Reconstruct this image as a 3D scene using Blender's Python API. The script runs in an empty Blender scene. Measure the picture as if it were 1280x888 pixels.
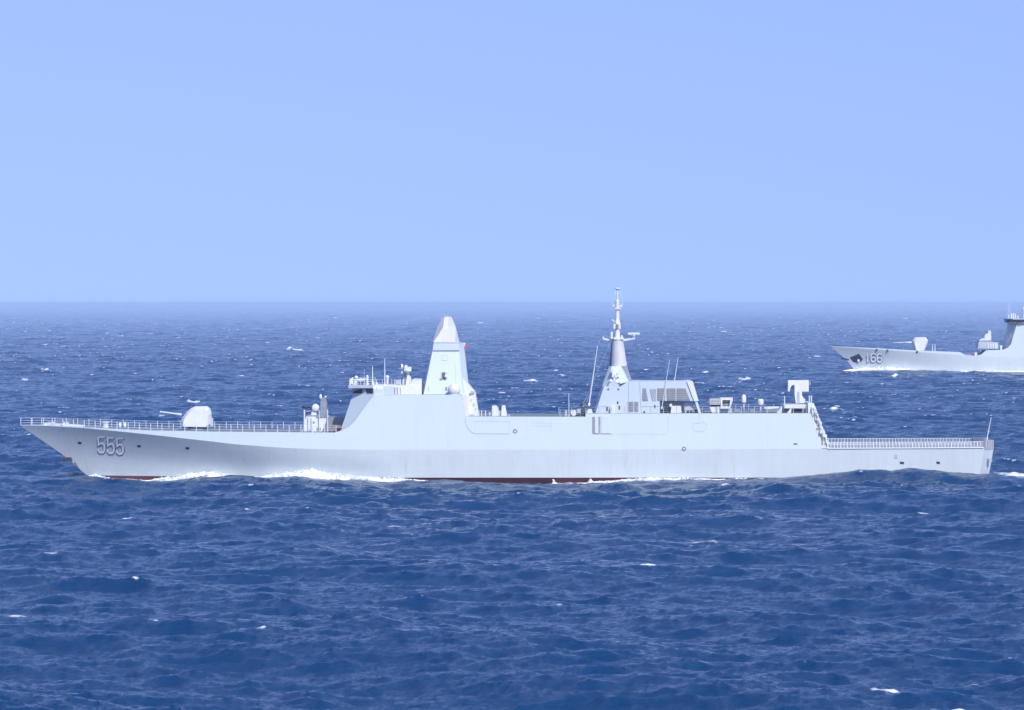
import bpy, bmesh, math, random
import numpy as np
from mathutils import Vector

C = bpy.context.scene.collection
R = math.radians
rng = random.Random(7)

# ------------------------------------------------------------------ camera, sky, sun, exposure
H = 26.5          # height of the eye above the water
F = 5000.0        # focal length in pixels of the 1280 wide photograph
HY = 379.0        # row of the horizon
cam_d = bpy.data.cameras.new('camera')
cam = bpy.data.objects.new('camera', cam_d)
C.objects.link(cam)
cam.location = (0, 0, H)
cam.rotation_euler = (R(90), 0, 0)
cam_d.sensor_width = 36
cam_d.lens = 36 * F / 1280
cam_d.shift_y = -(444 - HY) / 1280
cam_d.clip_start = 1
cam_d.clip_end = 200000
scene = bpy.context.scene
scene.camera = cam

SUN_EL, SUN_AZ = 41, 24       # azimuth measured from behind the camera towards its right
world = bpy.data.worlds.new('World')
scene.world = world
world.use_nodes = True
wn, wl = world.node_tree.nodes, world.node_tree.links
wn.clear()
sky = wn.new('ShaderNodeTexSky')
sky.sky_type = 'NISHITA'
sky.sun_disc = False
sky.sun_elevation = R(SUN_EL)
sky.sun_rotation = R(180 - SUN_AZ)
sky.air_density = 1.0
sky.dust_density = 0.6
sky.ozone_density = 4.0
tint = wn.new('ShaderNodeMix')
tint.data_type = 'RGBA'; tint.blend_type = 'MULTIPLY'
tint.inputs[0].default_value = 1.0
tint.inputs[7].default_value = (1.12, 0.955, 1.12, 1)
bg = wn.new('ShaderNodeBackground')
bg.inputs[1].default_value = 0.15
wo = wn.new('ShaderNodeOutputWorld')
# the hazy sea horizon: the sky keeps the tone it has some degrees higher, down to the water
wtc = wn.new('ShaderNodeTexCoord'); wv = wn.new('ShaderNodeVectorMath'); wv.operation = 'MULTIPLY_ADD'
wv.inputs[1].default_value = (1, 1, 0.45); wv.inputs[2].default_value = (0, 0, 0.235)
wl.new(wtc.outputs['Generated'], wv.inputs[0])
wnm = wn.new('ShaderNodeVectorMath'); wnm.operation = 'NORMALIZE'
wl.new(wv.outputs[0], wnm.inputs[0]); wl.new(wnm.outputs[0], sky.inputs[0])
wl.new(sky.outputs[0], tint.inputs[6])
wl.new(tint.outputs[2], bg.inputs[0])
wl.new(bg.outputs[0], wo.inputs[0])

sd = bpy.data.lights.new('sun', 'SUN')
sd.energy = 3.7
sd.angle = R(0.5)
sd.color = (1.0, 0.965, 0.92)
so = bpy.data.objects.new('sun', sd)
C.objects.link(so)
e, a = R(SUN_EL), R(SUN_AZ)
sdir = Vector((math.sin(a) * math.cos(e), -math.cos(a) * math.cos(e), math.sin(e)))
so.rotation_euler = (-sdir).to_track_quat('-Z', 'Y').to_euler()
so.location = (60, -60, 120)

scene.view_settings.view_transform = 'Standard'
scene.view_settings.look = 'None'
scene.view_settings.gamma = 1
scene.view_settings.exposure = 0.2
scene.render.engine = 'CYCLES'
scene.cycles.use_denoising = True
scene.cycles.max_bounces = 6
scene.cycles.volume_bounces = 1
scene.cycles.use_adaptive_sampling = True
scene.cycles.adaptive_threshold = 0.02

# ------------------------------------------------------------------ helpers
def lin(c):
    return tuple(((v / 12.92) if v <= 0.04045 else ((v + 0.055) / 1.055) ** 2.4) for v in c)

class MB:
    """collects vertices and faces of one mesh"""
    def __init__(s):
        s.v = []; s.f = []; s.m = []; s.sm = []
    def add(s, verts, faces, mi=0, smooth=False):
        b = len(s.v)
        s.v += [tuple(p) for p in verts]
        s.f += [tuple(i + b for i in f) for f in faces]
        s.m += [mi] * len(faces); s.sm += [smooth] * len(faces)
        return s
    def box(s, x0, x1, y0, y1, z0, z1, mi=0, tx=0, ty=0):
        """box; tx, ty pull the top in"""
        return s.add([(x0, y0, z0), (x1, y0, z0), (x1, y1, z0), (x0, y1, z0),
                      (x0 + tx, y0 + ty, z1), (x1 - tx, y0 + ty, z1), (x1 - tx, y1 - ty, z1), (x0 + tx, y1 - ty, z1)],
                     [(0, 3, 2, 1), (4, 5, 6, 7), (0, 1, 5, 4), (1, 2, 6, 5), (2, 3, 7, 6), (3, 0, 4, 7)], mi)
    def loop(s, rings, cap=True, mi=0, smooth=False):
        """rings of equal count joined into a closed skin"""
        n = len(rings[0]); v = [p for r in rings for p in r]; f = []
        for k in range(len(rings) - 1):
            for i in range(n):
                j = (i + 1) % n
                f.append((k * n + i, k * n + j, (k + 1) * n + j, (k + 1) * n + i))
        s.add(v, f, mi, smooth)
        if cap:
            s.add(rings[0], [tuple(reversed(range(n)))], mi)
            s.add(rings[-1], [tuple(range(n))], mi)
        return s
    def tube(s, p, q, r0, r1=None, n=8, mi=0):
        r1 = r0 if r1 is None else r1
        p, q = Vector(p), Vector(q); d = (q - p).normalized()
        u = d.orthogonal().normalized(); w = d.cross(u)
        ring = lambda c, r: [tuple(c + (u * math.cos(t) + w * math.sin(t)) * r) for t in [2 * math.pi * i / n for i in range(n)]]
        return s.loop([ring(p, r0), ring(q, r1)], True, mi, n > 6)
    def lathe(s, c, prof, n=20, mi=0, axis='z', smooth=True):
        """profile [(radius, height)] about an axis through c"""
        rings = []
        for r, h in prof:
            ring = []
            for i in range(n):
                t = 2 * math.pi * i / n
                if axis == 'z': ring.append((c[0] + r * math.cos(t), c[1] + r * math.sin(t), c[2] + h))
                elif axis == 'y': ring.append((c[0] + r * math.cos(t), c[1] - h, c[2] + r * math.sin(t)))
                else: ring.append((c[0] + h, c[1] + r * math.cos(t), c[2] + r * math.sin(t)))
            rings.append(ring)
        return s.loop(rings, True, mi, smooth)
    def ball(s, c, r, sz=1.0, mi=0, n=20):
        k = 9
        prof = [(max(r * math.sin(math.pi * i / k), 0.002), -r * sz * math.cos(math.pi * i / k)) for i in range(k + 1)]
        return s.lathe(c, prof, n, mi)
    def build(s, name, mats, parent=None, **tags):
        me = bpy.data.meshes.new(name)
        me.from_pydata(s.v, [], s.f)
        for m in (mats if isinstance(mats, (list, tuple)) else [mats]): me.materials.append(m)
        me.polygons.foreach_set('material_index', s.m)
        me.polygons.foreach_set('use_smooth', s.sm)
        bm = bmesh.new(); bm.from_mesh(me)
        bmesh.ops.remove_doubles(bm, verts=bm.verts, dist=0.0005)
        bmesh.ops.recalc_face_normals(bm, faces=bm.faces)
        for ed in bm.edges:
            if len(ed.link_faces) == 2 and ed.calc_face_angle(0) > R(32): ed.smooth = False
        bm.to_mesh(me); bm.free(); me.update()
        o = bpy.data.objects.new(name, me); C.objects.link(o)
        if parent is not None: o.parent = parent
        for k, v in tags.items(): o[k] = v
        return o

def islands(mb):
    par = list(range(len(mb.v)))
    def find(a_):
        while par[a_] != a_: par[a_] = par[par[a_]]; a_ = par[a_]
        return a_
    for f in mb.f:
        for q in f[1:]: par[find(q)] = find(f[0])
    # caps repeat their ring's points: join points that coincide
    seen = {}
    for i_, p_ in enumerate(mb.v):
        k = (round(p_[0], 4), round(p_[1], 4), round(p_[2], 4))
        if k in seen: par[find(i_)] = find(seen[k])
        else: seen[k] = i_
    out = {}
    for fi, f in enumerate(mb.f): out.setdefault(find(f[0]), []).append(fi)
    return list(out.values())
def build_each(mb, name, mats, parent=None):
    """every separate piece becomes an object of its own"""
    r = None
    for fs in islands(mb):
        m2 = MB()
        for fi in fs: m2.add([mb.v[q] for q in mb.f[fi]], [tuple(range(len(mb.f[fi])))], mb.m[fi], mb.sm[fi])
        r = m2.build(name, mats, parent)
    return r
MB.build_each = build_each

def thing(name, label, cat, loc, group=None):
    o = bpy.data.objects.new(name, None); C.objects.link(o)
    o.location = loc; o['label'] = label; o['category'] = cat
    if group: o['group'] = group
    return o

# ------------------------------------------------------------------ materials
def new_mat(name):
    m = bpy.data.materials.new(name); m.use_nodes = True
    return m, m.node_tree.nodes, m.node_tree.links, m.node_tree.nodes['Principled BSDF']

def paint(name, col, rough=0.5, var=0.06, streak=0.05, rust=0.0, scale=0.25, plates=0.0):
    """weathered ship paint: broad tone patches, runs down the plating, faint rust"""
    m, n, l, p = new_mat(name)
    tc = n.new('ShaderNodeTexCoord')
    mp = n.new('ShaderNodeMapping'); mp.inputs['Scale'].default_value = (1.6, 1.6, 0.10)
    l.new(tc.outputs['Object'], mp.inputs[0])
    a_ = n.new('ShaderNodeTexNoise'); a_.inputs['Scale'].default_value = scale; a_.inputs['Detail'].default_value = 5
    b_ = n.new('ShaderNodeTexNoise'); b_.inputs['Scale'].default_value = 1.0; b_.inputs['Detail'].default_value = 6; b_.inputs['Roughness'].default_value = 0.65
    l.new(tc.outputs['Object'], a_.inputs['Vector']); l.new(mp.outputs[0], b_.inputs['Vector'])
    ra = n.new('ShaderNodeMapRange'); ra.inputs[1].default_value = 0.3; ra.inputs[2].default_value = 0.7
    ra.inputs[3].default_value = 1 - var; ra.inputs[4].default_value = 1 + var
    rb = n.new('ShaderNodeMapRange'); rb.inputs[1].default_value = 0.35; rb.inputs[2].default_value = 0.7
    rb.inputs[3].default_value = 1 + streak * 0.5; rb.inputs[4].default_value = 1 - streak
    l.new(a_.outputs[0], ra.inputs[0]); l.new(b_.outputs[0], rb.inputs[0])
    mu = n.new('ShaderNodeMath'); mu.operation = 'MULTIPLY'
    l.new(ra.outputs[0], mu.inputs[0]); l.new(rb.outputs[0], mu.inputs[1])
    vm = n.new('ShaderNodeVectorMath'); vm.operation = 'SCALE'; vm.inputs[0].default_value = col
    l.new(mu.outputs[0], vm.inputs['Scale'])
    out = vm.outputs[0]
    if rust:
        rr = n.new('ShaderNodeMapRange'); rr.inputs[1].default_value = 0.62; rr.inputs[2].default_value = 0.78
        rr.inputs[4].default_value = rust
        l.new(b_.outputs[0], rr.inputs[0])
        mx = n.new('ShaderNodeMix'); mx.data_type = 'RGBA'; mx.inputs[7].default_value = (0.25, 0.13, 0.08, 1)
        l.new(rr.outputs[0], mx.inputs[0]); l.new(out, mx.inputs[6]); out = mx.outputs[2]
    if plates:
        sp = n.new('ShaderNodeSeparateXYZ'); cb = n.new('ShaderNodeCombineXYZ')
        l.new(tc.outputs['Object'], sp.inputs[0]); l.new(sp.outputs[0], cb.inputs[0]); l.new(sp.outputs[2], cb.inputs[1])
        br = n.new('ShaderNodeTexBrick'); br.inputs['Scale'].default_value = 1.0
        br.inputs['Brick Width'].default_value = 7.3; br.inputs['Row Height'].default_value = 2.15; br.inputs['Mortar Size'].default_value = 0.035; br.inputs['Mortar Smooth'].default_value = 1.0
        br.inputs['Color1'].default_value = (1, 1, 1, 1); br.inputs['Color2'].default_value = (1 - plates, 1 - plates, 1 - plates * 0.8, 1); br.inputs['Mortar'].default_value = (1 - 2.2 * plates,) * 3 + (1,)
        l.new(cb.outputs[0], br.inputs['Vector'])
        mm = n.new('ShaderNodeMix'); mm.data_type = 'RGBA'; mm.blend_type = 'MULTIPLY'; mm.inputs[0].default_value = 1
        l.new(out, mm.inputs[6]); l.new(br.outputs[0], mm.inputs[7]); out = mm.outputs[2]
        wv_ = n.new('ShaderNodeTexWave'); wv_.wave_type = 'BANDS'; wv_.bands_direction = 'X'; wv_.inputs['Scale'].default_value = 0.42; wv_.inputs['Distortion'].default_value = 2.5; wv_.inputs['Detail Scale'].default_value = 0.4
        l.new(tc.outputs['Object'], wv_.inputs['Vector'])
        bp_ = n.new('ShaderNodeBump'); bp_.inputs['Strength'].default_value = 0.10; bp_.inputs['Distance'].default_value = 0.02
        l.new(wv_.outputs['Fac'], bp_.inputs['Height']); l.new(bp_.outputs[0], p.inputs['Normal'])
    l.new(out, p.inputs['Base Color'])
    p.inputs['Roughness'].default_value = rough
    return m

M = {}
M['hull'] = paint('hull paint', (0.55, 0.62, 0.63), 0.5, 0.04, 0.04, 0.20, 0.12, 0.03)
M['upper'] = paint('superstructure paint', (0.48, 0.57, 0.62), 0.5, 0.02, 0.02, 0.05, 0.1, 0.012)
M['white'] = paint('white enamel', (0.63, 0.66, 0.68), 0.45, 0.04, 0.05, 0.05, 0.8)
M['grey'] = paint('grey fittings', (0.40, 0.44, 0.50), 0.55, 0.1, 0.1, 0.1, 1.0)
M['light'] = paint('light grey enamel', (0.52, 0.54, 0.57), 0.45, 0.05, 0.06, 0.05, 0.8)
M['mid'] = paint('mid grey fittings', (0.22, 0.25, 0.31), 0.6, 0.12, 0.1, 0.1, 1.0)
M['deck'] = paint('deck coating', (0.16, 0.20, 0.23), 0.8, 0.12, 0.05, 0.05, 0.3)
M['red'] = paint('antifouling red', (0.115, 0.035, 0.045), 0.6, 0.2, 0.25, 0.0, 0.6)
M['dark'] = paint('dark openings', (0.035, 0.045, 0.07), 0.5, 0.2, 0.1, 0.0, 1.0)
M['louvre'] = paint('louvre grey', (0.23, 0.235, 0.25), 0.6, 0.05, 0.05, 0.0, 1.0)
M['seam'] = paint('panel seam grey', (0.36, 0.41, 0.48), 0.6, 0.05, 0.05, 0.0, 1.0)
M['digit'] = paint('number white', (0.86, 0.87, 0.88), 0.5, 0.03, 0.03, 0.02, 1.0)
M['shade'] = paint('number shadow paint', (0.06, 0.07, 0.10), 0.6, 0.1, 0.05, 0.0, 1.0)
M['flag'] = paint('faded red cloth', (0.55, 0.10, 0.13), 0.8, 0.1, 0.1, 0.0, 2.0)
M['brown'] = paint('brown grey fittings', (0.25, 0.20, 0.19), 0.8, 0.2, 0.2, 0.0, 1.5)
M['rust'] = paint('rusty steel', (0.30, 0.17, 0.11), 0.8, 0.3, 0.2, 0.4, 1.5)
gm, gn, gl, gp = new_mat('bridge glass')
gp.inputs['Base Color'].default_value = (0.02, 0.03, 0.05, 1); gp.inputs['Roughness'].default_value = 0.15
M['glass'] = gm

# ------------------------------------------------------------------ the sea
def tile(L, N, lmin, lmax, V, wdir, amp, seed, spread=1.0):
    """one periodic patch of wind sea: height, horizontal pull, convergence"""
    rs = np.random.RandomState(seed)
    k1 = np.fft.fftfreq(N, L / N) * 2 * np.pi
    kx, ky = np.meshgrid(k1, k1)
    k = np.sqrt(kx ** 2 + ky ** 2); k[0, 0] = 1e-6
    Lw = V * V / 9.81
    ct = (kx * math.cos(wdir) + ky * math.sin(wdir)) / k
    dirw = (np.abs(ct) ** (2 * spread)) * np.where(ct < 0, 0.15, 1.0) + 0.06
    P = np.exp(-1 / (k * Lw) ** 2) / k ** 4 * dirw
    P[(k > 2 * np.pi / lmin) | (k < 2 * np.pi / lmax)] = 0
    dk = 2 * np.pi / L
    hk = (rs.normal(size=k.shape) + 1j * rs.normal(size=k.shape)) * np.sqrt(P) * dk * amp
    f2 = lambda z: np.real(np.fft.ifft2(z)) * N * N
    return dict(L=L, N=N, h=f2(hk).astype(np.float32), dx=f2(1j * kx / k * hk).astype(np.float32),
                dy=f2(1j * ky / k * hk).astype(np.float32), cv=f2(-k * hk).astype(np.float32))

def sample(T, x, y, rot, keys):
    c, s = math.cos(rot), math.sin(rot)
    u = (x * c + y * s) / T['L'] * T['N']; v = (-x * s + y * c) / T['L'] * T['N']
    iu = np.floor(u); iv = np.floor(v)
    fu = (u - iu).astype(np.float32); fv = (v - iv).astype(np.float32)
    N = T['N']
    iu = iu.astype(np.int64) % N; iv = iv.astype(np.int64) % N
    ju = (iu + 1) % N; jv = (iv + 1) % N
    out = {}
    for kk in keys:
        A = T[kk]
        out[kk] = (A[iv, iu] * (1 - fu) + A[iv, ju] * fu) * (1 - fv) + (A[jv, iu] * (1 - fu) + A[jv, ju] * fu) * fv
    if 'dx' in out:
        dx, dy = out['dx'], out['dy']
        out['dx'], out['dy'] = dx * c - dy * s, dx * s + dy * c
    return out

def sm(x, a, b):
    t = np.clip((x - a) / (b - a), 0, 1)
    return t * t * (3 - 2 * t)

WD = R(-118)      # the wind sea runs towards the viewer and to the left
A0 = 0.045
T1 = tile(733, 512, 11, 400, 9.5, WD, A0, 3, 1.5)
T2 = tile(151, 1024, 1.3, 11, 9.5, WD - R(17), A0 * 1.95, 5, 0.8)
T3 = tile(29, 512, 0.22, 1.3, 9.5, WD - R(-31), A0 * 2.3, 9, 0.5)
open('/tmp/hs.txt','w').write('%s %s %s' % (4 * T1['h'].std(), 4 * T2['h'].std(), 4 * T3['h'].std()))

th_in = np.arange(-R(11), R(11), 0.00062)
g = R(11) * 1.0; side = []
st = 0.0009
while g < math.pi:
    side.append(g); g += st; st *= 1.18
side[-1] = math.pi - 1e-4
side = np.array(side)
th = np.concatenate([-side[::-1], th_in, side])
rr_ = [2.0]
while rr_[-1] < 205: rr_.append(rr_[-1] * 1.06)
while rr_[-1] < 3200: rr_.append(rr_[-1] * 1.00115)
while rr_[-1] < 45000: rr_.append(rr_[-1] * (1 + 0.00115 * (rr_[-1] / 3200) ** 0.95))
rad = np.array(rr_)
nr, nt = len(rad), len(th)
print('sea grid', nr, nt, nr * nt)
RR, TT = np.meshgrid(rad, th, indexing='ij')
X = (RR * np.sin(TT)).ravel(); Y = (RR * np.cos(TT)).ravel(); Rr = RR.ravel()
CH = 1.25
s1 = sample(T1, X, Y, 0.0, ('h', 'dx', 'dy', 'cv'))
s2 = sample(T2, X, Y, 0.41, ('h', 'dx', 'dy', 'cv'))
s3 = sample(T3, X, Y, -0.73, ('h', 'dx', 'dy'))
w2 = 1.0 - 0.35 * sm(Rr, 1500, 4000)
w3 = 1.0 - sm(Rr, 500, 1200)
# groups of higher and lower waves
gust = 1.0 + 0.16 * np.sin(X / 83 + 1.3 * np.sin(Y / 140)) * np.sin(Y / 171 + X / 260 + 1.1)
Z = (s1['h'] + s2['h'] * w2) * gust + s3['h'] * w3
DX = (s1['dx'] + s2['dx'] * w2) * gust + s3['dx'] * w3
DY = (s1['dy'] + s2['dy'] * w2) * gust + s3['dy'] * w3
CV = -(s1['cv'] + s2['cv'] * 0.75) * gust
thr = np.percentile(CV[(Rr > 250) & (Rr < 1500) & (np.abs(TT.ravel()) < 0.19)], [98.2, 99.6])
print('thr', thr)
t0 = thr[0] + (thr[1] - thr[0]) * (1.75 - 1.75 * sm(Rr, 430, 1000) - 0.45 * sm(Rr, 1200, 2600))
t0 = t0 - 0.45 * (thr[1] - thr[0])
foam = sm(CV, t0, t0 + (thr[1] - thr[0]) * 2.3)

YC = 608.5
def gpt(px, py):
    y = H * F / (py - HY)
    return (px - 640) * y / F, y

foam *= np.clip(0.45 + 0.9 * (np.sin(X * 1.3 + 2 * np.sin(Y * 0.7)) * np.sin(Y * 1.1 + X * 0.6) * 0.5 + 0.5), 0, 1)
# single breaking crests the photograph shows: px, py, length px, rise m, tilt, strength
CAPS = [(374, 440, 58, 2.2, .1, 1), (243, 505, 22, 1.1, .1, 1), (760, 623, 62, .55, .35, 1),
        (1083, 684, 46, .5, .2, 1), (1106, 868, 34, .4, .15, 1), (1180, 884, 62, .4, 0, .9), (25, 764, 56, .2, -.25, .7),
        (235, 776, 64, .3, .15, .8), (198, 788, 42, .3, 0, .9), (321, 801, 14, .3, .1, 1), (812, 712, 26, .3, 0, .9),
        (1154, 639, 26, .4, .3, .9), (486, 658, 10, .5, -.3, 1), (302, 640, 26, .4, 0, .9), (878, 682, 54, .2, -.1, .6),
        (1118, 475, 15, 1.6, .1, 1), (1052, 516, 60, .7, .1, .8), (614, 501, 14, .8, 0, 1), (880, 467, 12, .8, 0, .9),
        (1180, 500, 18, .8, 0, 1), (100, 498, 12, .8, 0, 1), (930, 476, 20, 1., 0, .9), (1246, 594, 40, .5, 0, 1),
        (1280, 596, 50, .5, 0, 1), (900, 611, 16, .4, 0, 1), (500, 662, 20, .3, 0, .8), (146, 648, 30, .3, .1, .7),
        (1224, 858, 30, .4, .1, .8), (60, 700, 26, .2, 0, .6), (700, 757, 24, .3, .1, .7), (460, 755, 22, .3, .1, .7),
        (420, 398, 10, 1.8, 0, .9), (1132, 399, 16, 2, 0, .9), (700, 470, 14, 1, .1, .9), (560, 474, 16, 1, 0, .9), (30, 476, 14, 1, 0, .9), (300, 470, 10, 1, 0, .9), (940, 440, 12, 1.4, 0, .9), (660, 478, 22, .9, .2, .9), (860, 612, 12, .3, 0, .9), (575, 640, 14, .3, .2, .8), (330, 442, 14, 1, 0, 1), (905, 415, 12, 1.6, 0, .9), (600, 404, 14, 1.8, 0, .9), (150, 421, 14, 1.4, 0, .8),
        (56, 465, 16, 1.0, 0, .8), (640, 452, 12, 1., .1, .9), (1020, 447, 14, 1., .1, .8), (820, 403, 14, 1.8, .2, .8)]
nz = np.sin(X * 1.9 + 2 * np.sin(Y * 1.3)) * np.sin(Y * 1.7 + 1.5 * np.sin(X * 0.9)) * 0.5 + 0.5
for (px, py, ln, up, tilt, stg) in CAPS:
    cx, cy = gpt(px, py); ln = ln * cy / F
    far = cy > 900
    wd = max(ln * 0.065, 0.0013 * cy) if not far else max(ln * 0.06, 0.0016 * cy)
    up *= 0.8 if far else 0.5
    if not far: ln *= 1.25
    sel = np.where((np.abs(X - cx) < ln) & (np.abs(Y - cy) < ln + 8))[0]
    if not len(sel): continue
    xs, ys = X[sel] - cx, Y[sel] - cy
    ta = tilt * (3.0 if not far else 2.0)
    u = (xs * math.cos(ta) + ys * math.sin(ta)); v = (-xs * math.sin(ta) + ys * math.cos(ta))
    v = v + (0.12 if not far else 0.3) * ln * np.sin(u / ln * 5 + px) + 0.25 * np.sin(u * 2.1 + py)
    ends = 1 - sm(np.abs(u) / (ln * 0.5), 0.45, 1.0)
    up_ = up * (0.75 + 0.25 * np.sin(u / ln * 9 + px) + 0.2 * np.sin(u / ln * 23 + py))
    ridge = np.exp(-np.where(v < 0, v / (wd * 1.2), v / (wd * 3.2)) ** 2) * ends
    Z[sel] += up_ * ridge * (0.8 + 0.4 * nz[sel])
    fm = stg * ends * np.exp(-((v + wd * 0.3) / (wd * 1.5)) ** 2) * (0.25 + 0.95 * nz[sel])
    foam[sel] = np.maximum(foam[sel], np.clip(fm * 1.5, 0, 1.0 if not far else 1.15))

# the water along the hull of the near ship: still enough to sit against the plating
prof = np.array([(0, 600), (70, 600), (105, 597.5), (125, 600.5), (180, 604), (225, 602), (250, 598), (290, 595.5), (330, 598),
                 (380, 596.5), (430, 599), (480, 602), (540, 601), (600, 602), (640, 604.5), (700, 606), (745, 604.5), (790, 601),
                 (880, 600.5), (930, 600), (965, 598), (1000, 595.5), (1050, 590.5), (1085, 587), (1112, 589), (1140, 585.5),
                 (1165, 589), (1200, 592), (1240, 594.5), (1290, 598), (1400, 600)], float)
prof_np = prof
pz = np.interp(X, (prof[:, 0] - 640) * 0.12, (600 - prof[:, 1]) * 0.12)
near = np.exp(-(np.maximum(np.abs(Y - 603) - 8, 0) / 7.0) ** 2) * (1 - sm(np.abs(X), 78, 92))
Z = Z - 0.9 * near * s1['h'] * gust - 0.35 * near * s2['h'] + pz * near
DX *= (1 - 0.5 * near); DY *= (1 - 0.5 * near)
fpt = np.array([(95, 0), (108, .6), (130, .75), (185, .8), (200, 1), (270, 1), (300, .35), (330, .6), (350, 1), (510, 1), (525, .55),
                (560, .3), (620, .35), (690, .6), (760, .9), (800, 1), (880, .9), (930, .7), (960, .15), (1040, .3), (1240, .2), (1260, 0)], float)
fw = np.interp(X, (fpt[:, 0] - 640) * 0.12, fpt[:, 1])
ship_beam = 8.2 * (1 - (1 - np.clip((X + 64.3) / 50, 0, 1)) ** 1.9)
dh = (YC - ship_beam) - Y
wob = 0.7 + 0.8 * np.sin(X * 0.8 + 2 * np.sin(X * 0.31)) * np.sin(X * 0.23 + 1)
band = (1 - sm(dh, 0.4, 1.2 + 2.6 * fw * np.clip(wob, 0.2, 1.5))) * fw * (dh > -2)
foam = np.maximum(foam, np.clip(band * (0.55 + 0.6 * nz), 0, 1) * (np.abs(X) < 75))
wk = sm(X, 70, 76) * (1 - sm(X, 110, 190)) * np.exp(-((Y - 603) / 5.0) ** 2) * (0.5 + 0.6 * nz)
foam = np.maximum(foam, np.clip(wk * 1.3, 0, 1)); Z += 0.35 * wk
# the far ship
Y2 = H * F / (465 - HY)
X2A = (1040 - 640) * Y2 / F
near2 = np.exp(-(np.maximum(np.abs(Y - Y2 - 4) - 7, 0) / 6.0) ** 2) * (X > X2A + 4) * (X < X2A + 175)
Z = Z * (1 - 0.6 * near2) + 0.1 * near2; DX *= (1 - .85 * near2); DY *= (1 - .85 * near2)
bw = near2 * (1 - sm(X - X2A, 22, 60)) * sm(X - X2A, 6, 14)
bump = np.exp(-((Y - (Y2 - 9)) / 4.0) ** 2)
Z += bw * bump * 1.6
foam = np.maximum(foam, np.clip(bw * bump * 1.6 + 0.5 * near2 * bump * nz, 0, 1))
# farthest water lies flat
fl = 1 - sm(Rr, 9000, 20000)
vx = X + CH * DX * fl; vy = Y + CH * DY * fl; vz = Z * fl
calm = 1 - sm(Rr, 30, 3)
co = np.stack([vx, vy, vz], 1).astype(np.float32)

i = np.arange(nr - 1)[:, None] * nt + np.arange(nt - 1)[None, :]
quads = np.stack([i, i + 1, i + 1 + nt, i + nt], -1)
seam = (np.arange(nr - 1) * nt)
sq = np.stack([seam + nt - 1, seam, seam + nt, seam + 2 * nt - 1], -1)
quads = np.concatenate([quads.reshape(-1, 4), sq]).astype(np.int32)
me = bpy.data.meshes.new('sea_water')
me.vertices.add(len(co)); me.vertices.foreach_set('co', co.ravel())
me.loops.add(quads.size); me.loops.foreach_set('vertex_index', quads.ravel())
me.polygons.add(len(quads)); me.polygons.foreach_set('loop_start', np.arange(0, quads.size, 4, dtype=np.int32))
me.polygons.foreach_set('use_smooth', np.ones(len(quads), dtype=bool))
me.update(calc_edges=True)
at = me.attributes.new('foam', 'FLOAT', 'POINT'); at.data.foreach_set('value', foam.astype(np.float32))

wm, n, l, p = new_mat('sea water')
geo = n.new('ShaderNodeNewGeometry')
att = n.new('ShaderNodeAttribute'); att.attribute_name = 'foam'
def noise(sc, det, ro, sx=1, sy=1):
    mp = n.new('ShaderNodeMapping'); mp.inputs['Scale'].default_value = (sx, sy, 1)
    l.new(geo.outputs['Position'], mp.inputs[0])
    t = n.new('ShaderNodeTexNoise'); t.inputs['Scale'].default_value = sc; t.inputs['Detail'].default_value = det
    t.inputs['Roughness'].default_value = ro; l.new(mp.outputs[0], t.inputs['Vector'])
    return t.outputs[0]
n1 = noise(3.2, 6, 0.66, 1, 1.0); n2 = noise(0.9, 8, 0.7)
b1 = n.new('ShaderNodeBump'); b1.inputs['Strength'].default_value = 0.75; b1.inputs['Distance'].default_value = 0.24
l.new(n1, b1.inputs['Height'])
b2 = n.new('ShaderNodeBump'); b2.inputs['Strength'].default_value = 0.45; b2.inputs['Distance'].default_value = 0.35
l.new(n2, b2.inputs['Height']); l.new(b1.outputs[0], b2.inputs['Normal'])
p.inputs['Base Color'].default_value = (0.0015, 0.040, 0.125, 1)
p.inputs['Roughness'].default_value = 0.09
p.inputs['IOR'].default_value = 1.34
l.new(b2.outputs[0], p.inputs['Normal'])
fo = n.new('ShaderNodeBsdfDiffuse'); fo.inputs[0].default_value = (0.74, 0.78, 0.82, 1)
n3 = noise(2.6, 9, 0.8, 0.8, 1.0)
ad = n.new('ShaderNodeMath'); ad.operation = 'MULTIPLY_ADD'; ad.inputs[1].default_value = 1.0; ad.inputs[2].default_value = -0.78
l.new(att.outputs['Fac'], ad.inputs[0])
su = n.new('ShaderNodeMath'); su.operation = 'ADD'; l.new(ad.outputs[0], su.inputs[0]); l.new(n3, su.inputs[1])
fr = n.new('ShaderNodeMapRange'); fr.inputs[1].default_value = 0.12; fr.inputs[2].default_value = 0.68
l.new(su.outputs[0], fr.inputs[0])
gate = n.new('ShaderNodeMapRange'); gate.inputs[1].default_value = 0.0; gate.inputs[2].default_value = 0.12
l.new(att.outputs['Fac'], gate.inputs[0])
fm_ = n.new('ShaderNodeMath'); fm_.operation = 'MULTIPLY'; l.new(fr.outputs[0], fm_.inputs[0]); l.new(gate.outputs[0], fm_.inputs[1])
mx = n.new('ShaderNodeMixShader'); l.new(fm_.outputs[0], mx.inputs[0]); l.new(p.outputs[0], mx.inputs[1]); l.new(fo.outputs[0], mx.inputs[2])
l.new(mx.outputs[0], n['Material Output'].inputs[0])
me.materials.append(wm)
sea = bpy.data.objects.new('sea_water', me); C.objects.link(sea); sea['kind'] = 'structure'
del RR, TT, s1, s2, s3, co, quads

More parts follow.
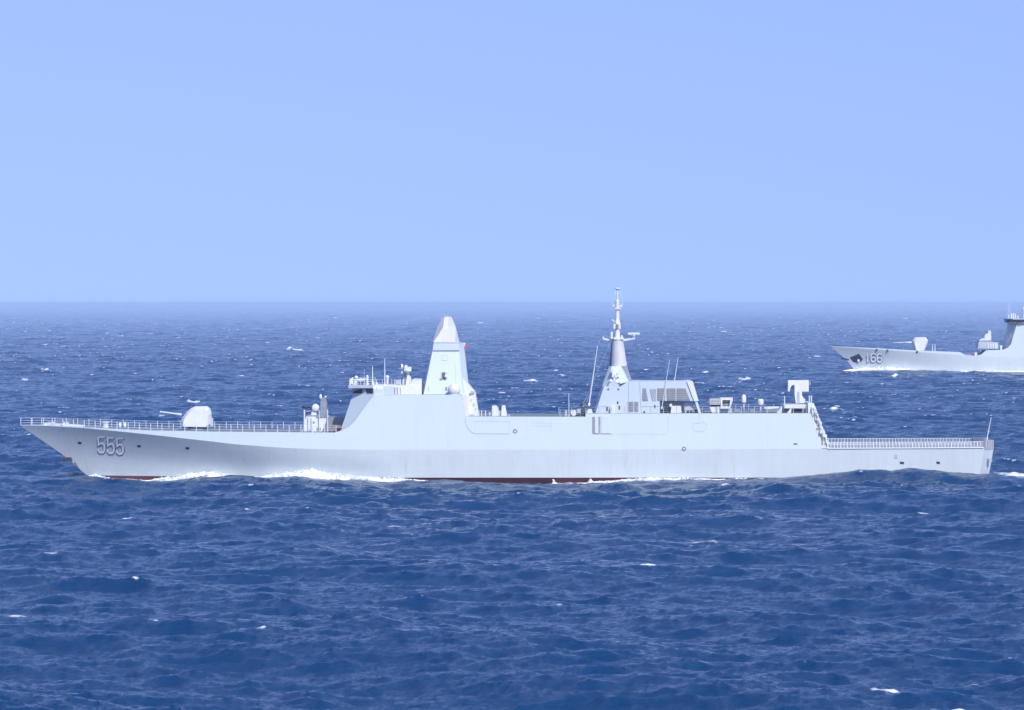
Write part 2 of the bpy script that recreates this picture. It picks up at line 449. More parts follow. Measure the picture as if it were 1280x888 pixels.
# ------------------------------------------------------------------ haze
hz = MB(); hz.box(-46000, 46000, -46000, 46000, -6, 30.2)
hm = bpy.data.materials.new('haze'); hm.use_nodes = True
hn, hl = hm.node_tree.nodes, hm.node_tree.links; hn.clear()
hv = hn.new('ShaderNodeVolumePrincipled')
hv.inputs['Color'].default_value = (0.58, 0.78, 1.0, 1)
hv.inputs['Density'].default_value = 0.00006
hv.inputs['Anisotropy'].default_value = -0.05
ho = hn.new('ShaderNodeOutputMaterial'); hl.new(hv.outputs[0], ho.inputs['Volume'])
hz.build('haze', hm, kind='stuff')

# ------------------------------------------------------------------ shared ship code
class Frame:
    """turns a row and column read off the photograph into metres on a ship at a known distance"""
    def __init__(s, yc, x0): s.yc, s.x0 = yc, x0
    def P(s, px, py, yl=0.0):
        d = s.yc + yl
        return ((px - 640) * d / F - s.x0, yl, H - (py - HY) * d / F)
    def x(s, px, yl=0.0): return s.P(px, 0, yl)[0]
    def z(s, py, yl=0.0): return s.P(0, py, yl)[2]

def fbox(fr, mb, px0, py0, px1, py1, y0, y1, mi=0, tx=0, ty=0):
    x0, _, z1 = fr.P(px0, py0, y0); x1, _, z0 = fr.P(px1, py1, y0)
    return mb.box(x0, x1, y0, y1, z0, z1, mi, tx, ty)

def fprism(fr, mb, pts, y0, y1, mi=0, shrink=None):
    """outline seen from the side, given thickness; shrink=(cx, cz, k) scales the far outline"""
    near = [fr.P(a_, b_, y0) for a_, b_ in pts]
    far = [(p_[0], y1, p_[2]) for p_ in near]
    return mb.loop([near, far], True, mi)

def ftube(fr, mb, a_, b_, yl, r0, r1=None, n=6, mi=0, yl2=None):
    return mb.tube(fr.P(a_[0], a_[1], yl), fr.P(b_[0], b_[1], yl if yl2 is None else yl2), r0, r1, n, mi)

def lerp(a_, b_, t): return a_ + (b_ - a_) * t

class Hull:
    """lower hull: levels t 0..1 from boot top to knuckle, stations along the length"""
    def __init__(s, fr, stem, end, zk, bk, bw, lk, lw, tail, zboot):
        s.fr, s.stem, s.end, s.bk, s.bw, s.lk, s.lw, s.tail, s.zb = fr, stem, end, bk, bw, lk, lw, tail, zboot
        s.zkt = []
        for px, py in zk:                       # knuckle heights, read where the side stands
            yl = -bk * 0.9
            for _ in range(4):
                x = fr.x(px, yl); yl = -s.hb(x, 1.0)
            s.zkt.append((x, fr.P(px, py, yl)[2]))
        s.zkx = [q[0] for q in s.zkt]; s.zkz = [q[1] for q in s.zkt]
    def xs(s, t): return float(np.interp(t, [q[0] for q in s.stem], [s.fr.x(q[1], 0) for q in s.stem]))
    def xe(s, t): return lerp(s.end[0], s.end[1], t)
    def ends(s, t, x):
        a_ = s.xs(t); u = max(x - a_, 0)
        L = lerp(s.lw, s.lk, t)
        return u, L
    def hb(s, x, t):
        """half breadth"""
        a_ = s.xs(t) if t >= 0 else s.xs(0) - 1.2 * t
        u = max(x - a_, 0)
        full = lerp(s.bw, s.bk, 1.0)
        tt = max(t, 0)
        W = s.bw * (1 - (1 - min(u / s.lw, 1)) ** 1.9)
        K = s.bk * (1 - (1 - min(u / s.lk, 1)) ** 2.6)
        h = W + (K - W) * tt ** lerp(2.8, 1.0, min(u / 48, 1))
        xt = s.tail[0]
        if x > xt: h *= 1 - lerp(s.tail[1], s.tail[2], tt) * ((x - xt) / (s.xe(1) - xt)) ** 1.6
        if t < 0: h *= 1 + 0.25 * t
        return h
    def zk_(s, x): return float(np.interp(x, s.zkx, s.zkz))
    def z(s, x, t): return lerp(s.zb, s.zk_(x), t) if t >= 0 else s.zb + 3.2 * t
    def t_of(s, x, z):
        return (z - s.zb) / (s.zk_(x) - s.zb)
    def on(s, px, py, off=0.03):
        """point of the near side seen at this place"""
        yl = -s.bk
        for _ in range(8):
            x, _y, z = s.fr.P(px, py, yl)
            t = min(max(s.t_of(x, z), 0), 1); yl = -s.hb(x, t)
        x, _y, z = s.fr.P(px, py, yl - off)
        return (x, yl - off, z)

def build_hull(h, root, names, hull_mat, n_st=90, levels=9, chamfer=1.7, chin=2.6):
    """the grey hull and the red underwater body as two meshes"""
    def ring(u, t):
        x = lerp(h.xs(t if t > 0 else 0) + (0 if t >= 0 else -1.2 * t), h.xe(max(t, 0)), u)
        return x, h.hb(x, t), h.z(x, t)
    us = [((k / n_st) ** 1.5) for k in range(n_st + 1)]
    def skin(mb, ts, top):
        for sgn in (-1, 1):
            V = []; Fc = []
            for u in us:
                for t in ts:
                    x, b, z = ring(u, t); V.append((x, sgn * b, z))
            # quarter facet and transom
            for t in ts:
                x, b, z = ring(1, t); V.append((x + chamfer, sgn * (b - chin), z))
            for t in ts:
                x, b, z = ring(1, t); V.append((x + chamfer, 0, z))
            m = len(ts)
            for i_ in range(len(us) + 1):
                for j_ in range(m - 1):
                    q = (i_ * m + j_, (i_ + 1) * m + j_, (i_ + 1) * m + j_ + 1, i_ * m + j_ + 1)
                    Fc.append(q if sgn < 0 else q[::-1])
            mb.add(V, Fc[:(len(us) - 1) * (m - 1)], 0, True)
            mb.add(V, Fc[(len(us) - 1) * (m - 1):], 0, False)
        if top is not None:
            V = []; Fc = []
            for u in us:
                x, b, z = ring(u, 1.0); V += [(x, -b, z), (x, b, z)]
            x, b, z = ring(1, 1.0); V += [(x + chamfer, -(b - chin), z), (x + chamfer, b - chin, z)]
            for i_ in range(len(us)): Fc.append((2 * i_, 2 * i_ + 1, 2 * i_ + 3, 2 * i_ + 2))
            mb.add(V, Fc, 1)
    mb = MB(); skin(mb, [k / levels for k in range(levels + 1)], 1)
    hull = mb.build(names[0], [hull_mat, M['deck']], root)
    mb = MB(); skin(mb, [-1.0, -0.6, -0.3, 0.0], None)
    low = mb.build(names[1], M['red'], hull)
    return hull, low

def stroke_mesh(mb, h, path, w, mi, off, closed=False):
    """a painted stroke that lies on the plating; path in photograph coordinates"""
    pts = [Vector((a_, b_, 0)) for a_, b_ in path]
    n_ = len(pts); L, Rr_ = [], []
    for k in range(n_):
        if closed: d0 = (pts[k] - pts[k - 1]).normalized(); d1 = (pts[(k + 1) % n_] - pts[k]).normalized()
        else:
            d0 = (pts[k] - pts[max(k - 1, 0)]); d1 = (pts[min(k + 1, n_ - 1)] - pts[k])
            d0 = d0.normalized() if d0.length > 0 else d1.normalized()
            d1 = d1.normalized() if d1.length > 0 else d0
        b = (d0 + d1); b = b.normalized() if b.length > 1e-4 else d1
        nrm = Vector((-b.y, b.x, 0)); k_ = 1 / max(nrm.dot(Vector((-d1.y, d1.x, 0))), 0.55)
        L.append(pts[k] + nrm * w / 2 * k_); Rr_.append(pts[k] - nrm * w / 2 * k_)
    V = [h.on(q.x, q.y, off) for q in L] + [h.on(q.x, q.y, off) for q in Rr_]
    Fc = [(k, (k + 1) % n_, n_ + (k + 1) % n_, n_ + k) for k in range(n_ if closed else n_ - 1)]
    mb.add(V, Fc, mi)

FIVE = [(0.98, 0.12), (0.55, 0.12), (0.13, 0.12), (0.14, 0.5), (0.17, 1.02), (0.45, 0.83), (0.72, 0.84), (0.92, 1.05), (0.95, 1.4),
        (0.90, 1.72), (0.72, 1.9), (0.42, 1.9), (0.20, 1.72), (0.14, 1.48)]
SIX = [(0.92, 0.42), (0.8, 0.16), (0.5, 0.08), (0.22, 0.2), (0.1, 0.55), (0.08, 1.0), (0.1, 1.5), (0.24, 1.82), (0.5, 1.92), (0.78, 1.82),
       (0.92, 1.5), (0.88, 1.12), (0.68, 0.92), (0.4, 0.92), (0.14, 1.12)]
ONE = [(0.5, 0.05), (0.5, 1.0), (0.5, 1.95)]

def digits(h, parent, name, shapes, w, ht, sw, sh, off_=0.08):
    for (shape, px, py) in shapes:
        mb = MB()
        path = [(px + a_ * w, py + b_ * ht / 2) for a_, b_ in shape]
        if sh: stroke_mesh(mb, h, [(a_ + sh[0], b_ + sh[1]) for a_, b_ in path], sw, 1, off_)
        stroke_mesh(mb, h, path, sw, 0, off_ * 1.7)
        mb.build(name, [M['digit'], M['shade']], parent)

def railing(mb, pts, hgt=1.05, post=0.045, wire=0.014, wires=3, step=1.7):
    """posts and wires along a 3-D polyline"""
    P_ = [Vector(p_) for p_ in pts]
    seg = [0]
    for a_, b_ in zip(P_, P_[1:]): seg.append(seg[-1] + (b_ - a_).length)
    n_ = max(int(seg[-1] / step), 1)
    posts = []
    for k in range(n_ + 1):
        d = seg[-1] * k / n_
        j_ = max(i_ for i_ in range(len(seg)) if seg[i_] <= d + 1e-6); j_ = min(j_, len(P_) - 2)
        q = P_[j_].lerp(P_[j_ + 1], (d - seg[j_]) / max(seg[j_ + 1] - seg[j_], 1e-6))
        posts.append(q)
        mb.tube(q, q + Vector((0, 0, hgt * (1 + 0.03 * math.sin(k * 3.1)))), post, post, 5)
    for a_, b_ in zip(posts, posts[1:]):
        for w_ in range(wires):
            z_ = Vector((0, 0, hgt * (w_ + 1) / wires - 0.03)); mb.tube(a_ + z_, b_ + z_, wire, wire, 4)

# ------------------------------------------------------------------ the near ship
FR = Frame(YC, 0.0)
ship = thing('warship', 'pale grey warship numbered 555 in the foreground, whole length in view', 'warship', (0, YC, 0), 'grey naval ships under way')
z597 = H - (597 - HY) * 0.1202
KN = [(25, 531.8), (60, 532.6), (107, 535.4), (140, 538.6), (183, 543), (210, 546), (270, 552.6), (291, 555.3), (352, 560), (400, 561.6), (470, 562.5),
      (700, 562.5), (1035, 561.2), (1240, 560.2), (1300, 560.2)]
h1 = Hull(FR, [(0, 108.5), (0.37, 83), (1, 25)], (FR.x(1224, -7), FR.x(1230.5, -7.6)), KN, 8.6, 8.2, 54, 56, (FR.x(950, -8), 0.13, 0.10), z597)
hull, low = build_hull(h1, ship, ('hull', 'boot_stripe'), M['hull'])

TOP = [(25, 531.2), (56, 531.6), (111, 534.6), (183, 538.2), (270, 539.8), (418, 541), (428, 538.2), (436, 534), (443, 527.5), (450, 518), (456, 509.5),
       (462, 501.5), (467, 494.8), (469, 493.6), (576.6, 493.8), (577.4, 495), (581, 520.8), (731.6, 521.3), (732.2, 517.3), (1013, 516.8), (1014, 518), (1027.5, 560.9)]
LEAN = math.tan(R(7.5))
def hbU(x, z): return h1.hb(x, 1.0) - max(z - h1.zk_(x), 0) * LEAN
def on_upper(px, py, off=0.03):
    yl = -8
    for _ in range(8):
        x, _y, z = FR.P(px, py, yl); yl = -hbU(x, z)
    x, _y, z = FR.P(px, py, yl - off)
    return (x, yl - off, z)
def top_profile():
    out = []
    for (a_, b_), (c_, d_) in zip(TOP, TOP[1:]):
        n_ = max(int((c_ - a_) / 12), 1)
        for k in range(n_): out.append((lerp(a_, c_, k / n_), lerp(b_, d_, k / n_)))
    out.append(TOP[-1]); return out
V = []; secs = []
for px, py in top_profile():
    x, yl, z = on_upper(px, py, 0)
    zk = h1.zk_(x); z = max(z, zk + 0.01)
    bk_ = h1.hb(x, 1.0); bt = -yl
    dz = z
    if 418 < px < 469: dz = FR.P(px, 541, -7)[2]
    inn = min(0.28, bt * 0.4)
    if px < 200: dz = z - 0.02
    secs.append([(x, -bk_, zk), (x, -bt, z), (x, -bt + inn, z), (x, -bt + inn, min(dz, z)), (x, bt - inn, min(dz, z)), (x, bt - inn, z), (x, bt, z), (x, bk_, zk)])
mb = MB(); m8 = 8
V = [p_ for s_ in secs for p_ in s_]; F_a, F_d = [], []
for i_ in range(len(secs) - 1):
    for j_ in range(7):
        q = (i_ * m8 + j_, (i_ + 1) * m8 + j_, (i_ + 1) * m8 + j_ + 1, i_ * m8 + j_ + 1)
        (F_d if j_ == 3 else F_a).append(q)
mb.add(V, F_a, 0); mb.add(V, F_d, 1); mb.add(V, [tuple(range((len(secs) - 1) * m8, len(secs) * m8))], 0)
# stays one skin: merged by distance when built
deckhouse = mb.build('superstructure', [M['upper'], M['deck']], ship)

# painted number, mooring ports, anchor
digits(h1, hull, 'hull_number', [(FIVE, 121.6, 545.6), (FIVE, 133.3, 546.4), (FIVE, 144.8, 547.2)], 9.6, 21.5, 2.2, (.85, .65))
def port(px0, py0, px1, py1):
    mb = MB(); c0, c1, c2, c3 = h1.on(px0, py0), h1.on(px1, py0 + .4), h1.on(px1, py1 + .4), h1.on(px0, py1)
    back = [(a_[0], a_[1] + 0.5, a_[2]) for a_ in (c0, c1, c2, c3)]
    mb.loop([[c0, c1, c2, c3], back], True)
    fr_ = [c0, c1, c2, c3]
    mb.build('mooring_port', [M['dark'], M['grey']], hull)
for q in ((97.3, 552.4, 101.8, 555), (171.5, 556.4, 176, 559), (232, 559, 236.6, 561.6), (1125, 577.2, 1130, 580.2), (1170.5, 577, 1175, 580)): port(*q)
mb = MB()
ax, ay_, az = FR.P(83, 574, 0)
mb.box(ax - .7, ax + .95, -.42, .42, az - .30, az + .28, 0, .15, .05)
mb.tube((ax - .5, -1.0, az - .05), (ax - .5, 1.0, az - .05), .17, .17, 8); mb.tube((ax - .4, -.95, az - .05), (ax + .8, -1.1, az + .1), .14, .05, 6)
mb.build('anchor', M['dark'], hull)
mb = MB()
stroke_mesh(mb, h1, [(93, 578), (95.4, 581), (98, 585)], 1.3, 0, 0.03)
mb.build('rust_streak', M['rust'], hull)
def ring_mark(px, py, r, w=0.07):
    mb = MB(); c = on_upper(px, py, 0.04)
    for k in range(14):
        a0, a1 = 2 * math.pi * k / 14, 2 * math.pi * (k + 1) / 14
        mb.tube((c[0] + r * math.cos(a0), c[1], c[2] + r * math.sin(a0)), (c[0] + r * math.cos(a1), c[1], c[2] + r * math.sin(a1)), w, w, 5)
    mb.tube((c[0], c[1] - .02, c[2]), (c[0], c[1] + .2, c[2]), r * .55, r * .55, 10, 1)
    mb.build('lamp_fitting', [M['louvre'], M['white']], deckhouse)
ring_mark(644, 539.3, .27); ring_mark(855, 561.0, .25)
def seam(paths, name='panel_seam', w=0.028, mat='seam', parent=None):
    mb = MB()
    for path in paths:
        P_ = [on_upper(a_, b_, 0.0) for a_, b_ in path]
        for a_, b_ in zip(P_, P_[1:]): mb.tube(a_, b_, w, w, 4)
    mb.build_each(name, M[mat], parent or deckhouse)
seam([[(581.4, 523), (581.8, 527), (584, 534), (588, 539.5), (594, 542.3), (637, 542.5)]], w=.06)
seam([[(594, 527), (637, 527)], [(594, 527), (594, 540)], [(637, 527), (637, 540)]])
seam([[(665, 529), (688.5, 529), (688.5, 532.5), (665, 532.5), (665, 529)]])
seam([[(688.5, 524), (688.5, 540)]])
seam([[(866, 530), (880, 528.5), (883, 532), (882, 537), (876, 540), (869, 539.5), (866, 535), (866, 530)]], w=.035)
seam([[(835, 520), (835, 540)], [(874, 518), (874, 528)]])
seam([[(770, 542.8), (834, 542.8)]])
for px_ in (350, 520, 560, 905, 960): seam([[(px_, 544 if px_ < 418 else 520), (px_, 560)]], w=.018)
mb = MB(); q = on_upper(992, 555.2, 0); mb.box(q[0], q[0] + .55, q[1] - .05, q[1] + .1, q[2] - .08, q[2] + .09); mb.build('vent_slot', M['dark'], deckhouse)
mb = MB(); q = h1.on(1120, 570.5, 0); mb.box(q[0] - .22, q[0] + .22, q[1] - .05, q[1] + .1, q[2] - .27, q[2] + .27); mb.build('scuttle', M['seam'], hull)

# recessed side door amidships
mb = MB()
def up_panel(mb, px0, py0, px1, py1, off, mi=0, thick=.25):
    c = [on_upper(px0, py0, off), on_upper(px1, py0, off), on_upper(px1, py1, off), on_upper(px0, py1, off)]
    mb.loop([c, [(a_[0], a_[1] + thick, a_[2]) for a_ in c]], True, mi)
up_panel(mb, 740, 521, 750.6, 542.6, 0.02, 0); up_panel(mb, 740.2, 521.4, 743, 542.2, 0.03, 1)
up_panel(mb, 743.6, 521, 748, 542, 0.16, 2); up_panel(mb, 748.2, 521.2, 749.6, 542.2, 0.04, 3)
up_panel(mb, 751.4, 520.6, 763.6, 542, 0.12, 2); up_panel(mb, 740, 542.2, 766, 542.9, 0.05, 4)
mb.build('side_door', [M['grey'], M['louvre'], M['upper'], M['brown'], M['seam']], deckhouse)

# deck edge rails
def edge_pts(px0, px1, side, inset, n_=14, f=1.0):
    out = []
    for k in range(n_ + 1):
        px = lerp(px0, px1, k / n_)
        py = float(np.interp(px, [q[0] for q in TOP], [q[1] for q in TOP]))
        x, yl, z = on_upper(px, py, 0); b = max(-yl - inset, 0.05)
        out.append((x, side * b, z - 0.03))
    return out
mb = MB(); railing(mb, edge_pts(26, 420, -1, .15), 1.1, .06, .02)
mb.build('deck_railing', M['white'], ship)
mb = MB(); railing(mb, edge_pts(26, 420, 1, .15), 1.1, .045, .016)
mb.build('deck_railing', M['white'], ship)
mb = MB(); railing(mb, edge_pts(700, 1008, -1, .4), 1.05, .05, .016, 3, 1.9); mb.build('deck_railing', M['grey'], ship)
mb = MB(); railing(mb, edge_pts(700, 1008, 1, .4), 1.05, .045, .016, 3, 1.9); mb.build('deck_railing', M['grey'], ship)
mb = MB(); railing(mb, edge_pts(599, 616, -1, .4), .9, .04, .016, 2, 1.2); mb.build('deck_railing', M['white'], ship)

# breakwater, bollards, capstans on the forecastle
mb = MB()
for px_, yl in ((62, -1), (66, 1.4), (80, -2.2), (84, 2.2), (150, -3.6), (156, 4)):
    x, _, z = FR.P(px_, 533.0, yl)
    mb.tube((x, yl, z - .4), (x, yl, z + .55), .22, .22, 10); mb.tube((x, yl, z + .55), (x, yl, z + .65), .3, .3, 10)
mb.build_each('bollard', M['white'], ship)
mb = MB(); x, _, z = FR.P(132, 535.5, 0); mb.lathe((x, 0, z - .3), [(.75, 0), (.7, .3), (.4, .5), (.45, 1.0), (.62, 1.2), (.55, 1.3), (.02, 1.32)], 18)
mb.build('capstan', M['white'], ship)
mb = MB(); fprism(FR, mb, [(55, 529.2), (104, 532.0), (104, 535), (55, 532.5)], -1.4, 1.4); mb.build('breakwater', M['white'], ship)

# ---- gun
gun = bpy.data.objects.new('gun_turret', None)
mb = MB()
def ring_out(k, yl):
    """outline of the gun house drawn in about its middle by k"""
    pts = [(225.8, 533.0), (226.3, 527), (229.5, 520.8), (234, 515), (239, 510.6), (243.5, 508.3), (259, 508.2), (262.6, 511.5), (264.2, 517), (264.4, 530), (262, 533.2)]
    cx, cy = 248, 524
    return [(lambda p_: (p_[0], yl, p_[2]))(FR.P(cx + (a_ - cx) * k, cy + (b_ - cy) * k if b_ < 530 else b_, 0)) for a_, b_ in pts]
mb.loop([ring_out(.80, -2.0), ring_out(1, -1.0), ring_out(1, 1.0), ring_out(.80, 2.0)], True)
gunhouse = mb.build('gun_turret', M['white'], ship)
mb = MB(); a_ = FR.P(227, 518.6, 0); b_ = FR.P(200, 514.8, 0); mb.tube(a_, lerp(Vector(a_), Vector(b_), .2), .19, .14, 12); mb.tube(a_, b_, .12, .09, 12)
mb.tube(lerp(Vector(b_), Vector(a_), .05), b_, .12, .12, 12); mb.build('barrel', M['white'], gunhouse)
mb = MB(); mb.lathe(FR.P(247, 538.6, 0), [(1.75, 0), (1.75, .3), (1.5, .35), (1.45, .75)], 24); mb.build('turret_ring', M['mid'], gunhouse)
mb = MB()
for a_, b_ in (((243.6, 509), (243.2, 532.6)), ((231, 520.4), (243.3, 520.4)), ((252, 514), (258, 514)), ((252, 514), (252, 528)), ((258, 514), (258, 528)), ((252, 528), (258, 528))): ftube(FR, mb, a_, b_, -1.5, .03, .03, 4)
mb.build_each('panel_seam', M['seam'], gunhouse)
mb = MB(); fbox(FR, mb, 263, 523, 266.4, 533, -1.2, -.4); mb.build('rear_hatch', M['grey'], gunhouse)

# ---- close in weapon on its deck house
ciws = MB()
fprism(FR, ciws, [(377, 540.8), (382.5, 521.2), (410.6, 521.2), (402, 540.8)], -3.2, 2.6)
cw = ciws.build('weapon_house', M['white'], ship)
mb = MB()
for (a_, b_, c_, d_, y0) in ((391, 527, 393.5, 529.5, -3.25), (396, 534.5, 401, 538, -3.3), (386, 537.5, 387.6, 540.5, -3.3), (395, 521.0, 411, 522.2, -3.3)):
    fbox(FR, mb, a_, b_, c_, d_, y0, y0 + .2)
mb.build_each('wall_fitting', M['mid'], cw)
mb = MB()
for px_ in (380.5, 385.4, 389.6, 399): ftube(FR, mb, (px_, 540.5), (px_, 512.5 if px_ in (380.5, 399) else 522), -3.5, .07 if px_ > 381 else .12, None, 6)
ftube(FR, mb, (409.5, 540.5), (409.5, 512), -3.5, .08)
mb.build_each('frame_post', M['white'], cw)
mb = MB(); fbox(FR, mb, 384, 519.6, 408, 521.4, -2.6, 2.2); mb.build('mount_base', M['mid'], cw)
gunm = MB(); c = FR.P(394.5, 509.8, -.6)
gunm.lathe((c[0], c[1], c[2]), [(.02, .42), (.30, .40), (.52, .28), (.58, 0), (.5, -.3), (.2, -.5)], 22, 0, 'y')
fbox(FR, gunm, 388.8, 512.5, 396, 520, -.6, .8, 0, .15)
g_ = gunm.build('close_in_gun', M['white'], ship)
mb = MB(); ftube(FR, mb, (391, 509.4), (385, 509), .2, .13, .13, 8); ftube(FR, mb, (385.4, 509), (377.6, 508.9), .2, .20, .2, 10); mb.build('barrel', M['dark'], g_)
mb = MB(); fprism(FR, mb, [(400, 520), (400.6, 503), (402, 497.5), (406.5, 497), (408.6, 504), (408.6, 520)], .2, 1.7); sm_ = mb.build('sensor_mast', M['mid'], ship)
mb = MB(); mb.ball(FR.P(400.8, 496.2, .3), .22, 1.9); mb.ball(FR.P(407, 496.4, 1), .18, .9); mb.build_each('sensor_head', M['white'], sm_)
# added block between weapon and bridge, its shade put into the dark grey
mb = MB(); fprism(FR, mb, [(403, 541), (411, 522), (430, 522), (430, 541)], -1.0, 5.8); mb.build('shade_block', M['mid'], ship)
mb = MB(); fbox(FR, mb, 413.6, 533, 427, 535.4, -6.2, -2); fbox(FR, mb, 414.4, 534.6, 415.8, 541.4, -6.2, -5.8); fbox(FR, mb, 420, 535, 426, 541, -5.6, -2.5)
mb.build_each('deck_locker', M['brown'], ship)

# ---- bridge: flat front, faceted cheeks
def bridge_ring(py, x_front, x_cheek, yb, yc_, x_back):
    z = FR.P(0, py, 0)[2]
    f0 = FR.P(x_front, py, -yb)[0]; f1 = FR.P(x_cheek, py, -yc_)[0]; bk_ = FR.P(x_back, py, 0)[0]
    return [(f0, -yb, z), (f1, -yc_, z), (bk_, -yc_, z), (bk_, yc_, z), (f1, yc_, z), (f0, yb, z)]
mb = MB()
mb.loop([bridge_ring(541, 424.3, 449, 5.2, 7.3, 480), bridge_ring(492.2, 441, 467.6, 5.2, 7.25, 480), bridge_ring(485.6, 440.6, 467.4, 5.3, 7.2, 480)], True)
bridge = mb.build('bridge', M['upper'], ship)
def cheek_pt(px, py, off=.05):
    """a point on the near cheek of the bridge"""
    b_ = bridge_ring(541, 424.3, 449, 5.2, 7.3, 480); t_ = bridge_ring(492.2, 441, 467.6, 5.2, 7.25, 480)
    yl = -5.5
    for _ in range(8):
        x, _y, z = FR.P(px, py, yl)
        k = min((z - b_[0][2]) / (t_[0][2] - b_[0][2]), 1)
        A = Vector(b_[0]).lerp(Vector(t_[0]), k); B = Vector(b_[1]).lerp(Vector(t_[1]), k)
        s_ = (x - A.x) / (B.x - A.x); yl = A.y + (B.y - A.y) * s_
    return (x - off * .5, yl - off, z)
for a0, a1, b0, b1 in ((441.4, 453.0, 442.0, 452.6), (457.4, 466.2, 458.6, 466.4)):
    mb = MB(); c = [cheek_pt(a0, 486.2), cheek_pt(a1, 486.2), cheek_pt(b1, 491.8), cheek_pt(b0, 491.8)]
    mb.loop([c, [(p_[0] + .1, p_[1] + .3, p_[2]) for p_ in c]], True); mb.build('bridge_window', M['glass'], bridge)
    mb = MB(); c = [(p_[0], -p_[1], p_[2]) for p_ in c]
    mb.loop([c, [(p_[0] + .1, p_[1] - .3, p_[2]) for p_ in c]], True); mb.build('bridge_window', M['glass'], bridge)
for k in range(5):
    mb = MB(); z0, z1 = FR.P(0, 491.8, 0)[2], FR.P(0, 486.2, 0)[2]; x0 = FR.P(440.7, 489, -4)[0]
    yy = -3.9 + k * 1.6; mb.box(x0 - .06, x0 + .3, yy, yy + 1.35, z0, z1); mb.build('bridge_window', M['glass'], bridge)
mb = MB()
fbox(FR, mb, 435.5, 481.9, 466.2, 485.5, -7.0, 7.0)
wing = mb.build('bridge_roof_platform', M['grey'], ship)
mb = MB()
rp = [FR.P(465, 481.9, -6.8), FR.P(437, 481.9, -6.8), (FR.P(437, 481.9, -6.8)[0], 6.8, FR.P(437, 481.9, -6.8)[2]), (FR.P(465, 481.9, -6.8)[0], 6.8, FR.P(437, 481.9, -6.8)[2])]
railing(mb, rp, .95, .04, .016, 3, 1.1); mb.build('platform_railing', M['white'], wing)
mb = MB(); ftube(FR, mb, (441, 475.4), (458, 474.8), -4, .19, .19, 10); fbox(FR, mb, 443, 476, 445, 482, -4.2, -3.7); fbox(FR, mb, 455, 476, 456.4, 482, -4.2, -3.7)
mb.build('optical_director', M['white'], ship)
mb = MB(); mb.ball(FR.P(445.4, 472.0, -3), .28); ftube(FR, mb, (445.4, 474), (445.4, 482), -3, .12); mb.build('dome_antenna', M['white'], ship)
mb = MB(); ftube(FR, mb, (459.2, 470.8), (459.2, 482), -5, .17, .17, 10); mb.ball(FR.P(459, 470.6, -5), .2); mb.build('pillar_lamp', M['white'], ship)
mb = MB()
for px_, py_ in ((448.5, 478), (452, 479), (462.5, 477.5), (437.6, 480)): fbox(FR, mb, px_, py_, px_ + 1.6, 482, -2.5, -1.6)
mb.build_each('deck_box', M['dark'], ship)

# white house behind the bridge
mb = MB()
fbox(FR, mb, 466.4, 482.0, 527, 494.2, -5.9, 5.9, 0, 0, .15)
aft_house = mb.build('pilot_house', M['white'], ship)
mb = MB(); fprism(FR, mb, [(513, 482), (516, 474.6), (527, 474.6), (527, 482)], -5.4, 5.4)
mb.build('bulwark', M['white'], aft_house)
mb = MB(); fbox(FR, mb, 503, 474.6, 523, 481.8, 3.0, 3.3); fbox(FR, mb, 495, 475, 501, 481.8, 3.0, 3.2); mb.build_each('bulwark_plate', M['grey'], aft_house)
for px_, w_ in ((470.8, .7), (493, 1.1), (496.2, 1.0), (500.3, .5)):
    mb = MB(); fbox(FR, mb, px_, 484.4, px_ + w_, 493.6, -5.96, -5.7); mb.build('door_seam', M['mid'], aft_house)
mb = MB(); up_panel(mb, 480, 494.4, 492, 495, .04); fbox(FR, mb, 480, 483, 492, 493.8, -5.94, -5.7); mb.build_each('access_panel', M['upper'], aft_house)
mb = MB(); railing(mb, [FR.P(467, 482.2, -5.6), FR.P(512, 482.2, -5.6)], .9, .03, .012, 2, 1.3); mb.build('roof_railing', M['white'], aft_house)
def whip(pa, pb, yl, r0=.06, r1=.03, mat='white', foot=True):
    mb = MB(); ftube(FR, mb, pa, pb, yl, r0, r1, 6)
    if foot: ftube(FR, mb, (pa[0], pa[1]), (pa[0] + (pb[0] - pa[0]) * .05, pa[1] + (pb[1] - pa[1]) * .05), yl, r0 * 2.2, r0 * 1.6, 8)
    mb.build('whip_antenna', M[mat], ship)
whip((465.8, 481.5), (465.6, 458), -4.5, .09, .06); whip((481, 482), (480.9, 448.5), -4.5, .10, .05)
whip((455.2, 482), (455.6, 462), 3, .025, .015)
mb = MB(); mb.ball(FR.P(484.2, 471.4, -4.6), .29, .9); ftube(FR, mb, (484.2, 473), (484.2, 480), -4.6, .19, .16, 12); ftube(FR, mb, (484.2, 480), (484.2, 482.4), -4.6, .1)
mb.build('satellite_dome', M['white'], ship)
mb = MB(); ftube(FR, mb, (471, 482.4), (471, 478), -4, .2, .1, 8); ftube(FR, mb, (471, 479), (470.7, 474.6), -4, .05); ftube(FR, mb, (466.8, 482), (466.4, 477.5), -3, .16, .12, 8); ftube(FR, mb, (463, 477), (466, 477), -3, .06)
mb.build_each('navigation_lamp', M['white'], ship)
for px_ in (493.6, 500.6, 504.5):
    mb = MB(); ftube(FR, mb, (px_, 482.4), (px_, 474.2), -4.8, .06); mb.build('stanchion', M['white'], ship)
